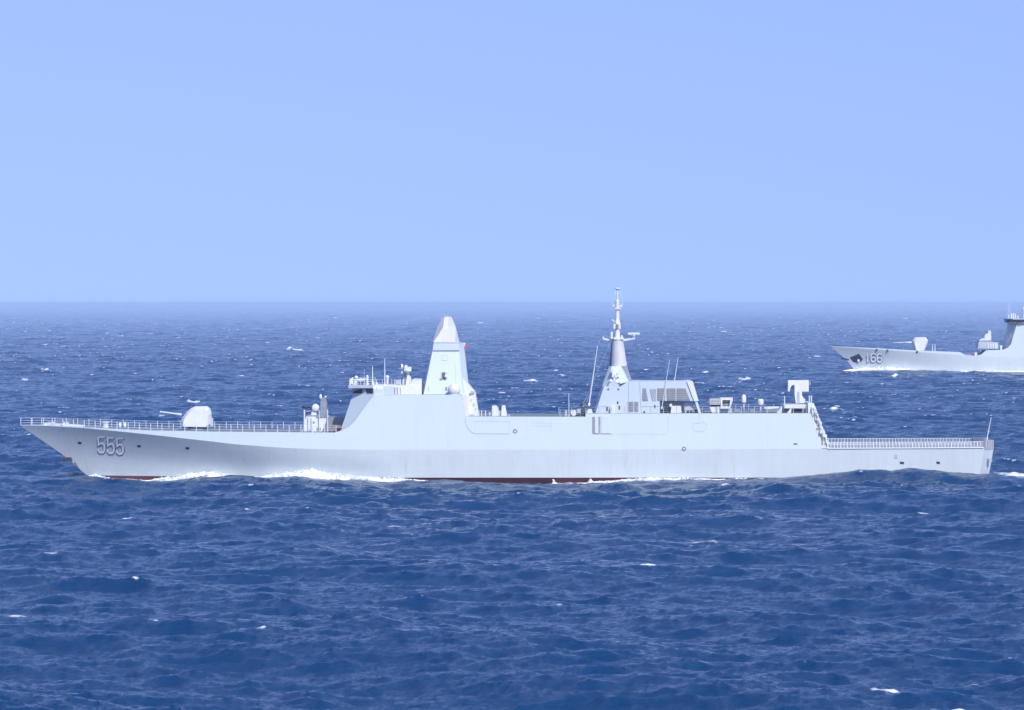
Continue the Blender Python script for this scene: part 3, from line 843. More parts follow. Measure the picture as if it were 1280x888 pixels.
# fire control director
mb = MB(); fprism(FR, mb, [(507, 482), (509, 470), (511.2, 468.6), (513.6, 472), (514, 482)], -2.6, -1.2); dr = mb.build('radar_director', M['white'], ship)
mb = MB(); fbox(FR, mb, 505.4, 456.8, 509.2, 463.6, -2.8, -1.0, 0, .05); fbox(FR, mb, 508, 459, 514, 464.4, -3.0, -.8); fbox(FR, mb, 505, 461, 509, 466, -2.4, -1.4); fbox(FR, mb, 508.6, 464, 511.4, 470, -2.3, -1.5)
mb.build_each('director_head', M['white'], dr)
mb = MB(); c = FR.P(503, 458.4, -1.9); mb.lathe((c[0], c[1], c[2]), [(.05, .15), (.3, .08), (.42, -.08), (.42, -.16), (.05, -.1)], 16, 0, 'x'); fbox(FR, mb, 501.6, 464.4, 503.2, 467, -2.2, -1.8); mb.build('director_dish', M['white'], dr)
mb = MB(); fprism(FR, mb, [(503.6, 482), (505, 464), (507.4, 466), (507, 482)], -2.0, -1.5); mb.build('ladder', M['mid'], dr)

# ---- faceted forward mast
def oct_ring(py, xf, xa, w, cf, ca, wf):
    """eight cornered plan: nose xf, tail xa, half width w, front and rear chamfers in px"""
    z = FR.P(0, py, 0)[2]; X_ = lambda q, yl: FR.P(q, py, yl)[0]
    n_ = [(X_(xf, -wf), -wf), (X_(xf + cf, -w), -w), (X_(xa - ca, -w), -w), (X_(xa, -wf), -wf)]
    return [(a_, b_, z) for a_, b_ in n_] + [(a_, -b_, z) for a_, b_ in reversed(n_)]
mb = MB()
mb.loop([oct_ring(494.4, 527.6, 587, 4.6, 1.6, 8.6, 2.6), oct_ring(437.6, 539.7, 580.4, 2.6, 1.1, 6.2, 1.2), oct_ring(429.3, 540.9, 579.2, 2.5, 1.1, 5.6, 1.2)], True)
mast = mb.build('forward_mast', M['upper'], ship)
mb = MB(); mb.loop([oct_ring(439.2, 539.9, 575.2, 2.72, 1.0, 1.2, 1.3), oct_ring(437.4, 540.2, 575.0, 2.70, 1.0, 1.2, 1.3)], True); mb.build('louvre_band', M['mid'], mast)
mb = MB(); mb.loop([oct_ring(429.1, 541.0, 579.0, 2.45, 1, 5, 1.2), oct_ring(427.9, 541.2, 576, 2.40, 1, 3, 1.2)], True); mb.build('joint_band', M['grey'], mast)
mb = MB()
lo = oct_ring(427.9, 540.8, 574.2, 2.45, 1.0, 5.2, 1.0); mid_ = oct_ring(409.5, 546.8, 569.8, 1.75, 7.0, 9.5, .7); hi = oct_ring(396.2, 552.6, 564.2, 1.0, 3.2, 3.2, .5)
mb.loop([lo, mid_, hi], True); mb.build('mast_crown', M['light'], mast)
mb = MB()
for px_ in (555.2, 558.4, 561): ftube(FR, mb, (px_, 396.4), (px_, 393.2), 0, .06)
mb.build_each('crown_spike', M['grey'], mast)
def mast_pt(px, py, off):
    b_ = oct_ring(494.4, 527.6, 587, 4.6, 1.6, 8.6, 2.6)[1]; t_ = oct_ring(437.6, 539.7, 580.4, 2.6, 1.1, 6.2, 1.2)[1]
    yl = -3.5
    for _ in range(8):
        x, _y, z = FR.P(px, py, yl); k = (z - b_[2]) / (t_[2] - b_[2]); yl = b_[1] + (t_[1] - b_[1]) * k
    x, _y, z = FR.P(px, py, yl - off); return (x, yl - off, z)
def mast_panel(px0, py0, px1, py1, name, mat, off=.04, thick=.3):
    mb = MB(); c = [mast_pt(px0, py0, off), mast_pt(px1, py0, off), mast_pt(px1, py1, off), mast_pt(px0, py1, off)]
    mb.loop([c, [(a_[0], a_[1] + thick, a_[2]) for a_ in c]], True); return mb.build(name, M[mat], mast)
mast_panel(552, 444.4, 559.4, 451.2, 'access_hatch', 'seam', .03); mast_panel(552.6, 445, 559, 450.8, 'access_hatch', 'upper', .05)
mast_panel(551, 465.4, 558.6, 475.2, 'sensor_niche', 'grey', .04); mast_panel(552.6, 465.8, 556.4, 474, 'sensor_niche', 'dark', .07)
mast_panel(549.6, 473, 553, 475.4, 'sensor_niche', 'mid', .08)
mb = MB(); mb.ball(mast_pt(557.2, 471, .4), .24); mb.build('sensor_ball', M['white'], mast)
mast_panel(556.4, 484, 559, 488.6, 'niche', 'mid'); mast_panel(534.8, 483.6, 536.4, 490, 'niche', 'seam'); mast_panel(544.6, 431.0, 545.2, 436, 'niche', 'seam')
mast_panel(569, 455, 569.4, 492, 'niche', 'seam')
mb = MB(); mb.ball(FR.P(567.6, 487.6, -5.9), .98, 1.0, 0, 28); mb.lathe(FR.P(567.6, 495.0, -5.9), [(.8, 0), (.8, .2), (.7, .25)], 24); mb.build('radome', M['white'], ship)
mb = MB(); ftube(FR, mb, (577, 429.6), (581.4, 430.4), -1, .12); ftube(FR, mb, (580.6, 428.4), (580.6, 433), -1, .09); mb.build('signal_yard', M['white'], mast)
mb = MB(); c0 = FR.P(581, 432, -1); v_ = []
for k in range(6): v_ += [(c0[0] + k * .11, -1 + .08 * math.sin(k * 1.6), c0[2] + .02 * k), (c0[0] + k * .11, -1 + .08 * math.sin(k * 1.6 + .5), c0[2] - .42 + .03 * k)]
mb.add(v_, [(2 * k, 2 * k + 1, 2 * k + 3, 2 * k + 2) for k in range(5)]); fl_ = mb.build('signal_flag', M['flag'], mast)
mb = MB(); ftube(FR, mb, (580.8, 432), (583, 455), -1, .018); mb.build('halyard', M['grey'], mast)
# stepped houses behind the mast
mb = MB()
fprism(FR, mb, [(577.4, 521), (575, 470), (586.4, 481.5), (589.6, 485.6), (594, 490.6), (598.8, 520.9)], -3.6, 3.6)
fprism(FR, mb, [(577.6, 521), (577, 494.4), (583.2, 494.4), (587, 521)], -6.4, 6.4)
fprism(FR, mb, [(583, 521), (582, 497), (592.6, 493.4), (597.6, 521)], -4.9, 4.9)
steps = mb.build('stepped_house', M['white'], ship)
mb = MB()
for (a_, b_, c_, d_, y0) in ((588, 489, 593.4, 491.6, -4.2), (586.6, 518.4, 593, 520.8, -6.3), (591.6, 504, 592.8, 508, -5.0), (594.2, 510, 595.2, 513, -5.0), (588.6, 499, 589.6, 501, -5.02)): fbox(FR, mb, a_, b_, c_, d_, y0, y0 + .3)
mb.build_each('wall_fitting', M['seam'], steps)

# things on the deck amidships
mb = MB()
fprism(FR, mb, [(615, 520.8), (615, 508.4), (616.6, 507.2), (620.4, 507.4), (623, 510), (623.2, 520.8)], -5.0, -3.0); mb.build('decoy_mount', M['white'], ship)
mb = MB(); fprism(FR, mb, [(626.2, 520.8), (627.4, 507), (631.6, 507), (634.2, 520.8)], -4.4, -3.2); mb.build('ventilator', M['white'], ship)
mb = MB(); fprism(FR, mb, [(623, 520.8), (623, 513.6), (627, 514), (627, 520.8)], -4, -3); fbox(FR, mb, 611, 515.4, 615, 520.8, -4.6, -3.6); mb.build_each('equipment_locker', M['grey'], ship)
for px_ in (602, 606.8, 636.4):
    mb = MB(); ftube(FR, mb, (px_, 521), (px_, 513.4 if px_ < 630 else 518.4), -6, .09); mb.build('stanchion', M['white'], ship)
mb = MB()
c = FR.P(717, 516.6, -5); mb.lathe(c, [(.42, .5), (.42, .4), (.16, .38), (.16, -.38), (.42, -.4), (.42, -.5)], 16, 0, 'y'); mb.build('cable_reel', M['white'], ship)
mb = MB()
for (a_, b_, c_, d_, y0) in ((713, 513, 722, 520.6, -4.2), (721, 511.4, 726, 521, -4.6), (706, 513, 709, 521, -5.4)): fbox(FR, mb, a_, b_, c_, d_, y0, y0 + 1.1, 0, .05)
mb.build_each('winch_housing', M['grey'], ship)
mb = MB()
for (a_, b_, c_, d_, y0) in ((719, 516.6, 725.6, 520.8, -4.8), (728, 509, 730.6, 520.8, -4.2)): fbox(FR, mb, a_, b_, c_, d_, y0, y0 + .8)
mb.ball(FR.P(727.4, 505.4, -4), .22); mb.ball(FR.P(734.4, 504.8, -4), .22)
mb.build_each('winch_drum', M['dark'], ship)
mb = MB(); fprism(FR, mb, [(722, 521), (726, 506), (731, 506.4), (732.4, 521)], -3.6, -3.1); ftube(FR, mb, (727, 521), (736, 495), -3.2, .07); mb.build('crane_post', M['mid'], ship)
whip((711.2, 521), (711, 492), -5.6, .06, .04); whip((736, 508), (747, 432), -5.2, .11, .05)
whip((752, 500), (758, 452), 6.5, .03, .02, 'mid'); whip((727, 505), (740, 492), 4, .05, .05, 'mid', False)
mb = MB(); fprism(FR, mb, [(733, 517), (735.4, 511.6), (739.6, 511.6), (741, 517)], -5.6, -4.8); mb.build('antenna_tuner', M['white'], ship)

# ---- rear house with air intakes
mb = MB()
fprism(FR, mb, [(744.3, 517), (755, 483.2), (775.2, 483.6), (785.6, 477.2), (824.6, 477.2), (824.6, 517)], -5.3, 5.3)
fprism(FR, mb, [(824.4, 501.4), (824.4, 477.2), (863.9, 477.0), (871.2, 501.4)], -5.25, 5.25)
fprism(FR, mb, [(824.4, 517), (824.4, 501.2), (853, 501.2), (856, 517)], -3.2, 3.2)
rear = mb.build('intake_house', M['upper'], ship)
mb = MB(); fprism(FR, mb, [(863.6, 476.7), (866, 476.9), (873.4, 501.6), (867.8, 501.8), (858.6, 477.2)], -5.45, 5.45); fprism(FR, mb, [(868.4, 501), (871.4, 501), (876.4, 516.8), (873.6, 516.8)], -5.3, -4.9)
fprism(FR, mb, [(868.4, 501), (871.4, 501), (876.4, 516.8), (873.6, 516.8)], 4.9, 5.3); mb.build('slanted_end', M['white'], rear)
def slat_panel(pts, yl, name='intake_louvre', mat='louvre'):
    mb = MB(); fprism(FR, mb, pts, yl, yl + .3)
    x0, x1 = min(p_[0] for p_ in pts), max(p_[0] for p_ in pts); y0, y1 = min(p_[1] for p_ in pts), max(p_[1] for p_ in pts)
    for k in range(1, 6):
        yy = lerp(y0, y1, k / 6); t_ = k / 6
        xl = lerp(pts[0][0], pts[3][0], t_); xr = lerp(pts[1][0], pts[2][0], t_)
        fbox(FR, mb, xl, yy - .18, xr, yy + .18, yl - .07, yl, 1)
    mb.build(name, [M[mat], M['seam']], rear)
slat_panel([(803.6, 485.6), (807.4, 485.6), (810, 501), (803, 501)], -5.4, mat='mid')
slat_panel([(812.6, 485.6), (820.2, 485.6), (820, 501), (815.4, 501)], -5.4, mat='grey')
slat_panel([(821.8, 485.6), (832, 485.6), (831, 501), (822, 501)], -5.4)
slat_panel([(833.8, 485.6), (844.6, 485.6), (844.6, 501), (834.2, 501)], -5.4)
slat_panel([(846.4, 485.6), (856.8, 485.6), (862.8, 501), (846.4, 501)], -5.4)
slat_panel([(786.4, 502.4), (791.7, 502.4), (791.7, 514.6), (786.4, 514.6)], -5.4)
slat_panel([(793.2, 502.4), (798, 502.4), (798, 514.6), (793.2, 514.6)], -5.4)
mb = MB()
for (a_, b_, c_, d_) in ((758, 509, 759.8, 513.6), (773.4, 507.4, 775, 512), (818, 506.4, 819.4, 510), (771.4, 502, 773, 505), (759.4, 486, 761.4, 487.6), (772, 486, 774, 487.6), (804.4, 514, 806.4, 516.6), (830, 504.6, 832, 508.4)): fbox(FR, mb, a_, b_, c_, d_, -5.38, -5.1)
mb.build_each('porthole', M['dark'], rear)
mb = MB(); fbox(FR, mb, 763, 508.6, 769, 516.8, -5.9, -5.1); mb.build('wall_locker', M['white'], rear)
mb = MB()
for pts in ([(799.4, 477.4), (801.6, 516.8)], [(824.9, 502), (824.9, 516.8)], [(785.8, 478), (785.6, 516.8)], [(744.6, 508.4), (763, 508.4)], [(801, 508.2), (824, 508.2)], [(784, 502), (784, 517)]):
    ftube(FR, mb, pts[0], pts[1], -5.32, .035)
mb.build_each('panel_seam', M['seam'], rear)
# equipment under the overhang
mb = MB(); fbox(FR, mb, 838.4, 507.6, 852, 516.4, -5.2, -4.0, 0, .1); fbox(FR, mb, 837, 505, 840, 508.6, -5.0, -4.6); mb.build('life_raft_canister', M['white'], ship)
mb = MB(); fbox(FR, mb, 855.6, 503.4, 866.4, 513.2, -4.4, -4.1); fbox(FR, mb, 856, 513, 858, 517, -4.4, -4.1); mb.build('notice_panel', M['grey'], ship)
mb = MB()
for (a_, b_, c_, d_, y0) in ((827, 511, 831, 517, -4.6), (833, 509.6, 836.4, 517, -4.4), (868.4, 512, 873, 517, -4.2), (876, 512.4, 880, 517, -4)): fbox(FR, mb, a_, b_, c_, d_, y0, y0 + .8)
mb.build_each('deck_valve', M['dark'], ship)

# ---- funnel wedge and tapering mast above it
mb = MB()
lo = [FR.P(752.5, 483.4, -2.0), FR.P(761, 483.6, -3.4), FR.P(785.8, 477.4, -3.4), FR.P(786.4, 477.4, -1.5)]
hi = [FR.P(761.5, 458.2, -1.0), FR.P(764.6, 458.2, -1.7), FR.P(776.4, 457.8, -1.7), FR.P(777.2, 457.4, -.4)]
lo = lo + [(a_[0], -a_[1], a_[2]) for a_ in reversed(lo)]; hi = hi + [(a_[0], -a_[1], a_[2]) for a_ in reversed(hi)]
mb.loop([lo, hi], True); wedge = mb.build('mast_base', M['upper'], ship)
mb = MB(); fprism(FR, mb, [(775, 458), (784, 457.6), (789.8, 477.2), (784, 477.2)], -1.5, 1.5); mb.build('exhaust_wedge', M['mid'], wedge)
mb = MB(); fprism(FR, mb, [(751.6, 483.4), (761.4, 457.6), (764.8, 424.6), (767.4, 424.6), (764.4, 458), (760.2, 483.4)], 1.2, 1.9); mb.build('shaded_mast_front', M['mid'], wedge)  # mast housing's front face, its deep shade painted in as mid grey
mb = MB()
for (a_, b_, c_, d_) in ((764, 463.6, 766.6, 466), (765, 466.4, 767.8, 472), (768.4, 469, 771.2, 472.8), (771, 466.8, 774, 471.4), (769, 473.6, 776, 478.6), (767, 472, 769.4, 475.4)): fbox(FR, mb, a_, b_, c_, d_, -3.6, -2.4)
mb.ball(FR.P(763, 476.4, -3.8), .2); mb.build_each('electronic_cluster', M['white'], wedge)
mb = MB(); fprism(FR, mb, [(760.4, 483.2), (763, 473.4), (768.4, 475), (774.6, 483.2)], -3.75, -3.4); fbox(FR, mb, 764.6, 462.6, 766.8, 464.6, -2.6, -2.2); mb.build_each('cluster_recess', M['grey'], wedge)
mb = MB()
x0, _, z0 = FR.P(773.9, 457.6, 0); _, _, z1 = FR.P(772.6, 425.2, 0)
prof = [(1.2, 0), (1.12, (z1 - z0) * .25), (.98, (z1 - z0) * .6), (.82, z1 - z0)]
rings = []
for r, hh in prof:
    cxx = x0 - (hh / (z1 - z0)) * .22
    rings.append([(cxx + r * math.cos(2 * math.pi * k / 28), r * 1.0 * math.sin(2 * math.pi * k / 28), z0 + hh) for k in range(28)])
mb.loop(rings, True, 0, True); cone = mb.build('mast_cone', M['light'], wedge)
mb = MB()
x1 = FR.P(772, 420, 0)[0]
mb.lathe((x1, 0, FR.P(0, 425.2, 0)[2]), [(.9, 0), (.95, .15), (.9, .3)], 20)
fbox(FR, mb, 767.2, 422, 779.6, 424.6, -.9, .9)
mb.build('mast_platform', M['white'], cone)
pole = MB()
seg = [(424, .42), (411, .36), (410.6, .46), (404, .42), (400, .32), (388, .26), (387.6, .30), (384, .27), (376, .30), (374.6, .14), (361.4, .12)]
pole.lathe((x1 - .02, 0, FR.P(0, 424, 0)[2]), [(r, (424 - q) * .1217) for q, r in seg], 12)
pole = pole.build('topmast', M['white'], cone)
mb = MB(); mb.lathe((x1 - .02, 0, FR.P(0, 361.4, 0)[2]), [(.2, -.1), (.42, .0), (.42, .17), (.1, .22)], 16)
mb.build('top_disc', M['white'], pole)
mb = MB()
fbox(FR, mb, 768.8, 385.2, 775.8, 386.9, -.45, .45); fbox(FR, mb, 765.0, 381.2, 768, 383.2, -.2, .1); fbox(FR, mb, 765, 379.5, 765.6, 383, -.2, 0); fbox(FR, mb, 774.6, 381, 777, 384, -.2, .2)
fbox(FR, mb, 767, 404.6, 769.4, 411, -.5, .3); fbox(FR, mb, 773.6, 404.4, 775.8, 411.4, -.5, .3); ftube(FR, mb, (769, 403.4), (764.8, 399.6), 0, .1)
fbox(FR, mb, 769.6, 400.4, 770.6, 404, -.6, -.2); ftube(FR, mb, (777.6, 385), (778.2, 379), 0, .04)
for py_ in (364.6, 367.4): fbox(FR, mb, 768.6, py_ - .4, 770, py_ + .6, -.3, .1); fbox(FR, mb, 774, py_ - .4, 775.6, py_ + .6, -.3, .1)
mb.build_each('aerial_bracket', M['white'], pole)
mb = MB(); fbox(FR, mb, 770.2, 405.6, 772.8, 410.6, -.62, -.4); mb.build('lamp_box', M['rust'], pole)
mb = MB(); ftube(FR, mb, (777.6, 384), (777.4, 352), 0, .035, .02); mb.build('whip_antenna', M['white'], pole)
mb = MB(); fprism(FR, mb, [(753.2, 421.0), (754.6, 420.6), (755.4, 423), (762, 424), (768, 424), (768, 426.4), (761, 426.2), (754, 424.8)], -.25, .25); ftube(FR, mb, (764.4, 423.6), (764.4, 415), -.6, .2, .2, 10)
mb.build('yardarm', M['white'], cone)
mb = MB(); fprism(FR, mb, [(776, 424), (790.6, 423.2), (791.6, 420.6), (793.8, 420.2), (793.8, 424), (785, 425.8), (776, 426.6)], -.25, .25); fbox(FR, mb, 776.4, 419.4, 778.2, 423, -.3, .2); mb.build('yardarm', M['white'], cone)
mb = MB(); fbox(FR, mb, 784.8, 416.0, 800, 418.4, -.5, -.25, 0, .05); ftube(FR, mb, (792.4, 418.4), (792.4, 421), -.3, .16, .16, 10); mb.build('navigation_radar', M['white'], cone)
whip((827, 512), (837, 450), -5.5, .07, .03); whip((843, 477), (847.6, 447), 2.5, .06, .03)
mb = MB(); ftube(FR, mb, (757, 482), (765, 430), 3.5, .02); ftube(FR, mb, (729, 505), (764, 426), 0, .018); mb.build('aerial_wire', M['grey'], ship)

# ---- aft deck equipment
mb = MB()
c0 = FR.P(892.6, 502.4, -4.4)
pts = [(885, 502.4), (887, 498.8), (890, 498), (900.4, 498), (900.4, 506.4), (889, 506.4), (886, 505)]
fprism(FR, mb, pts, -5.2, -3.2)
dl = mb.build('decoy_launcher', M['louvre'], ship)
mb = MB()
for i_ in range(8):
    for j_ in range(4): q = FR.P(888.2 + i_ * 1.55, 499.4 + j_ * 2.0, -5.25); mb.lathe(q, [(.085, .06), (.085, -.2)], 8, 0, 'y')
mb.build_each('launch_tube', M['white'], dl)
mb = MB(); fbox(FR, mb, 888, 506.4, 900.4, 508.4, -4.6, -3.6); mb.build('launcher_mount', M['dark'], dl)
mb = MB(); fprism(FR, mb, [(887, 509), (899.6, 509), (896, 516), (890, 516)], -5, -3.8); fbox(FR, mb, 896.6, 508.4, 899.2, 516.6, -5.3, -4.7); mb.build('launcher_pedestal', M['white'], dl)
mb = MB()
fprism(FR, mb, [(900.6, 497.4), (916, 497.4), (916, 500.4), (900.6, 500.4)], -5.2, -3.2); fprism(FR, mb, [(900.6, 508), (913, 508), (913, 511), (900.6, 511)], -5.2, -3.2)
fprism(FR, mb, [(900.6, 500.4), (903, 500.4), (903, 508), (901, 508)], -5.2, -3.2); fprism(FR, mb, [(912.8, 500.4), (916, 500.2), (913.6, 508.2), (911.8, 508)], -5.2, -3.2)
dl2 = mb.build('torpedo_rack', M['white'], ship)
mb = MB(); fbox(FR, mb, 902.8, 500.6, 912.8, 507.8, -4.2, -3.4); mb.build('rack_recess', M['dark'], dl2)
mb = MB()
for k in range(3): ftube(FR, mb, (903, 502 + 2.2 * k), (912.6, 502 + 2.2 * k), -4.6, .09, .09, 8)
mb.build_each('tube', M['grey'], dl2)
mb = MB(); fbox(FR, mb, 902, 511, 915, 516.8, -4.2, -2.2); mb.build('rack_base', M['grey'], dl2)
mb = MB(); c = FR.P(929.8, 504, -4.5); mb.lathe(c, [(.2, -.05), (.33, .1), (.36, .5), (.35, .9), (.27, 1.15), (.12, 1.27), (.02, 1.3)], 18); sd1 = mb.build('satellite_dome', M['white'], ship)
mb = MB(); ftube(FR, mb, (929.8, 504.2), (929.8, 517), -4.5, .12, .12, 10); mb.build('dome_post', M['grey'], sd1)
mb = MB(); c = FR.P(950.8, 507, -4.5); mb.lathe(c, [(.2, -.05), (.4, .1), (.46, .4), (.46, .8), (.32, .95), (.05, .98)], 18); sd2 = mb.build('satellite_dome', M['white'], ship)
mb = MB(); ftube(FR, mb, (950.4, 507), (950.4, 517), -4.5, .11, .11, 10); mb.build('dome_post', M['grey'], sd2)
mb = MB()
for (a_, b_, c_, d_, y0) in ((862, 511.6, 880, 517.2, -1), (917, 512, 926, 517, -1), (937, 511.4, 944, 517, -1), (956, 510.4, 974, 517, -.5)): fbox(FR, mb, a_, b_, c_, d_, y0, y0 + 1.5, 0, .1)
mb.build_each('deck_equipment', M['mid'], ship)
mb = MB(); fprism(FR, mb, [(955, 510.6), (958, 509), (974, 508.6), (974, 510.2), (960, 511.6)], -4.4, -2); mb.build('boat_canopy', M['white'], ship)
for pts in ([(970.6, 516.8), (977.6, 507.8), (977, 516.8)], [(983.4, 516.8), (989.6, 509.4), (988.8, 516.8)]):
    mb = MB(); fprism(FR, mb, pts, -5.3, -4.9); mb.build('brace_plate', M['white'], ship)
mb = MB(); fbox(FR, mb, 980.6, 506, 1012, 510.6, -4.6, 4.6); fbox(FR, mb, 987, 510.6, 989, 517.2, -3.8, 3.8); fbox(FR, mb, 1003, 510.6, 1012, 517.2, -3.8, 3.8); mb.build('radar_platform', M['white'], ship)
mb = MB(); fbox(FR, mb, 981, 510.8, 1003, 517, -1.6, 1.6); fbox(FR, mb, 1002.6, 510.6, 1006, 516, -4.6, -4.2); fbox(FR, mb, 982, 504.8, 1011, 506.1, -3.4, 3.4); mb.build_each('platform_machinery', M['mid'], ship)
whip((980.6, 510), (980.6, 495), -4.2, .1, .07)
# T shaped launcher
mb = MB()
fprism(FR, mb, [(985.2, 475.6), (1011, 475.6), (1011, 489.7), (1002.6, 489.7), (1002.4, 494.2), (1005, 498.4), (1006.6, 499), (1006, 503.8), (994.8, 504.4), (993.4, 494), (993.2, 481.6), (990, 481.8), (987.8, 485.6), (987.2, 489.4), (985.2, 489.6)], -1.6, .4)
tl = mb.build('missile_launcher', M['white'], ship)
mb = MB(); ftube(FR, mb, (1011, 480), (1013, 480), -.6, .2); fbox(FR, mb, 1012.4, 476.4, 1013, 481, -1, -.6); mb.build('launcher_sensor', M['grey'], tl)
mb = MB(); fbox(FR, mb, 996.6, 490, 999.4, 505, -1.66, -1.4); mb.build('launcher_seam', M['seam'], tl)
for px_ in (1011.6, 1014.2):
    mb = MB(); ftube(FR, mb, (px_, 510), (px_, 494.6), -4.4, .14, .1, 8); mb.build('stub_mast', M['grey'], ship)
# aft face of the hangar, stepped and cluttered
mb = MB()
fprism(FR, mb, [(1010, 560.6), (1010, 503.6), (1016, 504.2), (1019, 508), (1035.4, 556.6), (1037, 560.6)], -5.8, 5.8)
hang = mb.build('hangar', M['white'], ship)
mb = MB(); rnd = random.Random(5)
for k in range(46):
    t_ = rnd.random(); xx = lerp(1013, 1031, t_) + rnd.uniform(-1.5, 3.6); yy = lerp(508, 553, t_); w_ = rnd.uniform(.5, 2.4); hh = rnd.uniform(1, 5)
    y0 = -5.8 - rnd.uniform(.05, .5); fbox(FR, mb, xx, yy, xx + w_, yy + hh, y0, -5.6)
for k in range(16):
    t_ = k / 15; xx = lerp(1016, 1035, t_); yy = lerp(507, 556, t_); fbox(FR, mb, xx - 1, yy - 2.4, xx + rnd.uniform(.6, 2.6), yy, rnd.uniform(-6, -3), rnd.uniform(-2.8, 4))
mb.build_each('hangar_fitting', M['white'], hang)
mb = MB()
for k in range(22):
    t_ = rnd.random(); xx = lerp(1014, 1032, t_) + rnd.uniform(-1, 3); yy = lerp(508, 553, t_); fbox(FR, mb, xx, yy, xx + rnd.uniform(.4, 1.1), yy + rnd.uniform(.6, 2.6), -6.02, -5.7)
mb.build_each('hangar_recess', M['grey'], hang)
mb = MB(); ftube(FR, mb, (1014.5, 510), (1018, 545), -6.2, .05); ftube(FR, mb, (1019, 512), (1030, 552), -6.2, .05)
for k in range(14): ftube(FR, mb, (1019 + k * .78, 514 + k * 2.7), (1021 + k * .78, 514 + k * 2.7), -6.2, .04)
mb.build('hangar_ladder', M['grey'], hang)

# ---- flight deck nets
net_proto = None
dz = 0
mats_net = [M['white'], M['grey']]
def net_mesh(w_):
    mb = MB(); hh = .98
    mb.box(0.0, .10, -.05, .05, 0, hh); mb.box(w_ * .52, w_ * .52 + .07, -.05, .05, 0, hh)
    mb.box(.10, w_ - .01, -.04, .04, hh - .06, hh + .001); mb.box(.10, w_ - .01, -.04, .04, -.02, .10)
    for k in range(1, 12): mb.box(.05 + w_ * k / 12, .05 + w_ * k / 12 + .022, -.02, .02, .10, hh - .06, 1)
    for k in range(1, 5): mb.box(.10, w_ - .02, -.021, .021, hh * k / 5, hh * k / 5 + .02, 1)
    return mb
x0n, x1n = FR.x(1034, -8.2), FR.x(1229.5, -7.6); nn = 24; wn_ = (x1n - x0n) / nn
proto = net_mesh(wn_).build('safety_net', mats_net, ship)
mesh_ = proto.data; first = True
for side in (-1, 1):
    for k in range(nn):
        o = proto if first else proto.copy()
        if not first: C.objects.link(o); o.parent = ship
        first = False
        x = x0n + k * wn_; b_ = h1.hb(x + wn_ / 2, 1.0) + .12
        o.location = (x, side * b_, h1.zk_(x) + .02)
        ang = math.atan2(h1.hb(x + wn_, 1.0) - h1.hb(x, 1.0), wn_)
        o.rotation_euler = (R(12) * (-side) * -1, 0, ang * side)
mb = MB()
xe = h1.xe(1.0)
for sgn in (-1, 1):
    b_ = h1.hb(xe, 1.0); mb.loop([[(xe + .02, sgn * b_, 4.5), (xe + 1.68, sgn * (b_ - 2.55), 4.5), (xe + 1.68, sgn * (b_ - 2.55), 5.85), (xe + .02, sgn * b_, 5.85)],
                                  [(xe + .02, sgn * (b_ - .1), 4.5), (xe + 1.60, sgn * (b_ - 2.6), 4.5), (xe + 1.60, sgn * (b_ - 2.6), 5.85), (xe + .02, sgn * (b_ - .1), 5.85)]], True)
mb.box(xe + 1.60, xe + 1.70, -4.4, 4.4, 4.5, 5.8)
st_ = mb.build('stern_bulwark', M['grey'], ship)
mb = MB(); b_ = h1.hb(xe, 1.0)
for k in range(4): mb.tube((xe + .2 + k * .4, -(b_ - .3 - k * .6) - .1, 4.5), (xe + .2 + k * .4, -(b_ - .3 - k * .6) - .1, 5.8), .05, .05, 5)
mb.build_each('bulwark_post', M['brown'], st_)
mb = MB(); ftube(FR, mb, (1233.6, 559), (1234, 546), -5.5, .1, .08, 8); ftube(FR, mb, (1234, 547), (1239, 522), -5.5, .07, .04, 6); ftube(FR, mb, (1234.4, 538), (1237, 540), -5.5, .04); mb.build('ensign_staff', M['white'], ship)
mb = MB(); q = h1.on(1226, 572); xq = xe + .75; mb.box(xq, xq + .5, -6.6, -6.0, 2.6, 3.1); mb.build('stern_fitting', M['seam'], st_)

# ------------------------------------------------------------------ the far ship
Y2C = Y2 + 8
X20 = (1040 - 640) * Y2C / F + 76
FQ = Frame(Y2C, X20)
far = thing('warship', 'distant pale grey warship numbered 166, only its bow half in the picture', 'warship', (X20, Y2C, 0), 'grey naval ships under way')
KQ = [(1039, 433.4), (1100, 437.4), (1150, 440.4), (1196, 443.4), (1230, 446.2), (1280, 446.8), (1400, 447), (1560, 447)]
zb2 = .2
h2 = Hull(FQ, [(0, 1069), (0.45, 1059), (1, 1038.8)], (FQ.x(1540, -8), FQ.x(1546, -8)), KQ, 8.8, 8.4, 60, 54, (FQ.x(1440, -8), .2, .12), zb2)
hull2, low2 = build_hull(h2, far, ('hull', 'boot_stripe'), M['hull'], 70, 8)
TOP2 = [(1039, 433), (1100, 435.8), (1150, 438.6), (1200, 440.4), (1204, 442.4), (1208, 444.7), (1221, 444.9), (1227, 443.2), (1230, 440.4), (1233.4, 438), (1254, 437.4), (1259.5, 435),
        (1263.6, 430.5), (1266.4, 421), (1270, 409), (1272.6, 400.4), (1310, 400), (1311, 412), (1330, 414), (1334, 420), (1440, 421), (1448, 444), (1450, 446)]
def hbU2(x, z): return h2.hb(x, 1.0) - max(z - h2.zk_(x), 0) * math.tan(R(6.5))
def on2(px, py, off=0.05):
    yl = -8
    for _ in range(8):
        x, _y, z = FQ.P(px, py, yl); yl = -hbU2(x, z)
    x, _y, z = FQ.P(px, py, yl - off); return (x, yl - off, z)
secs = []
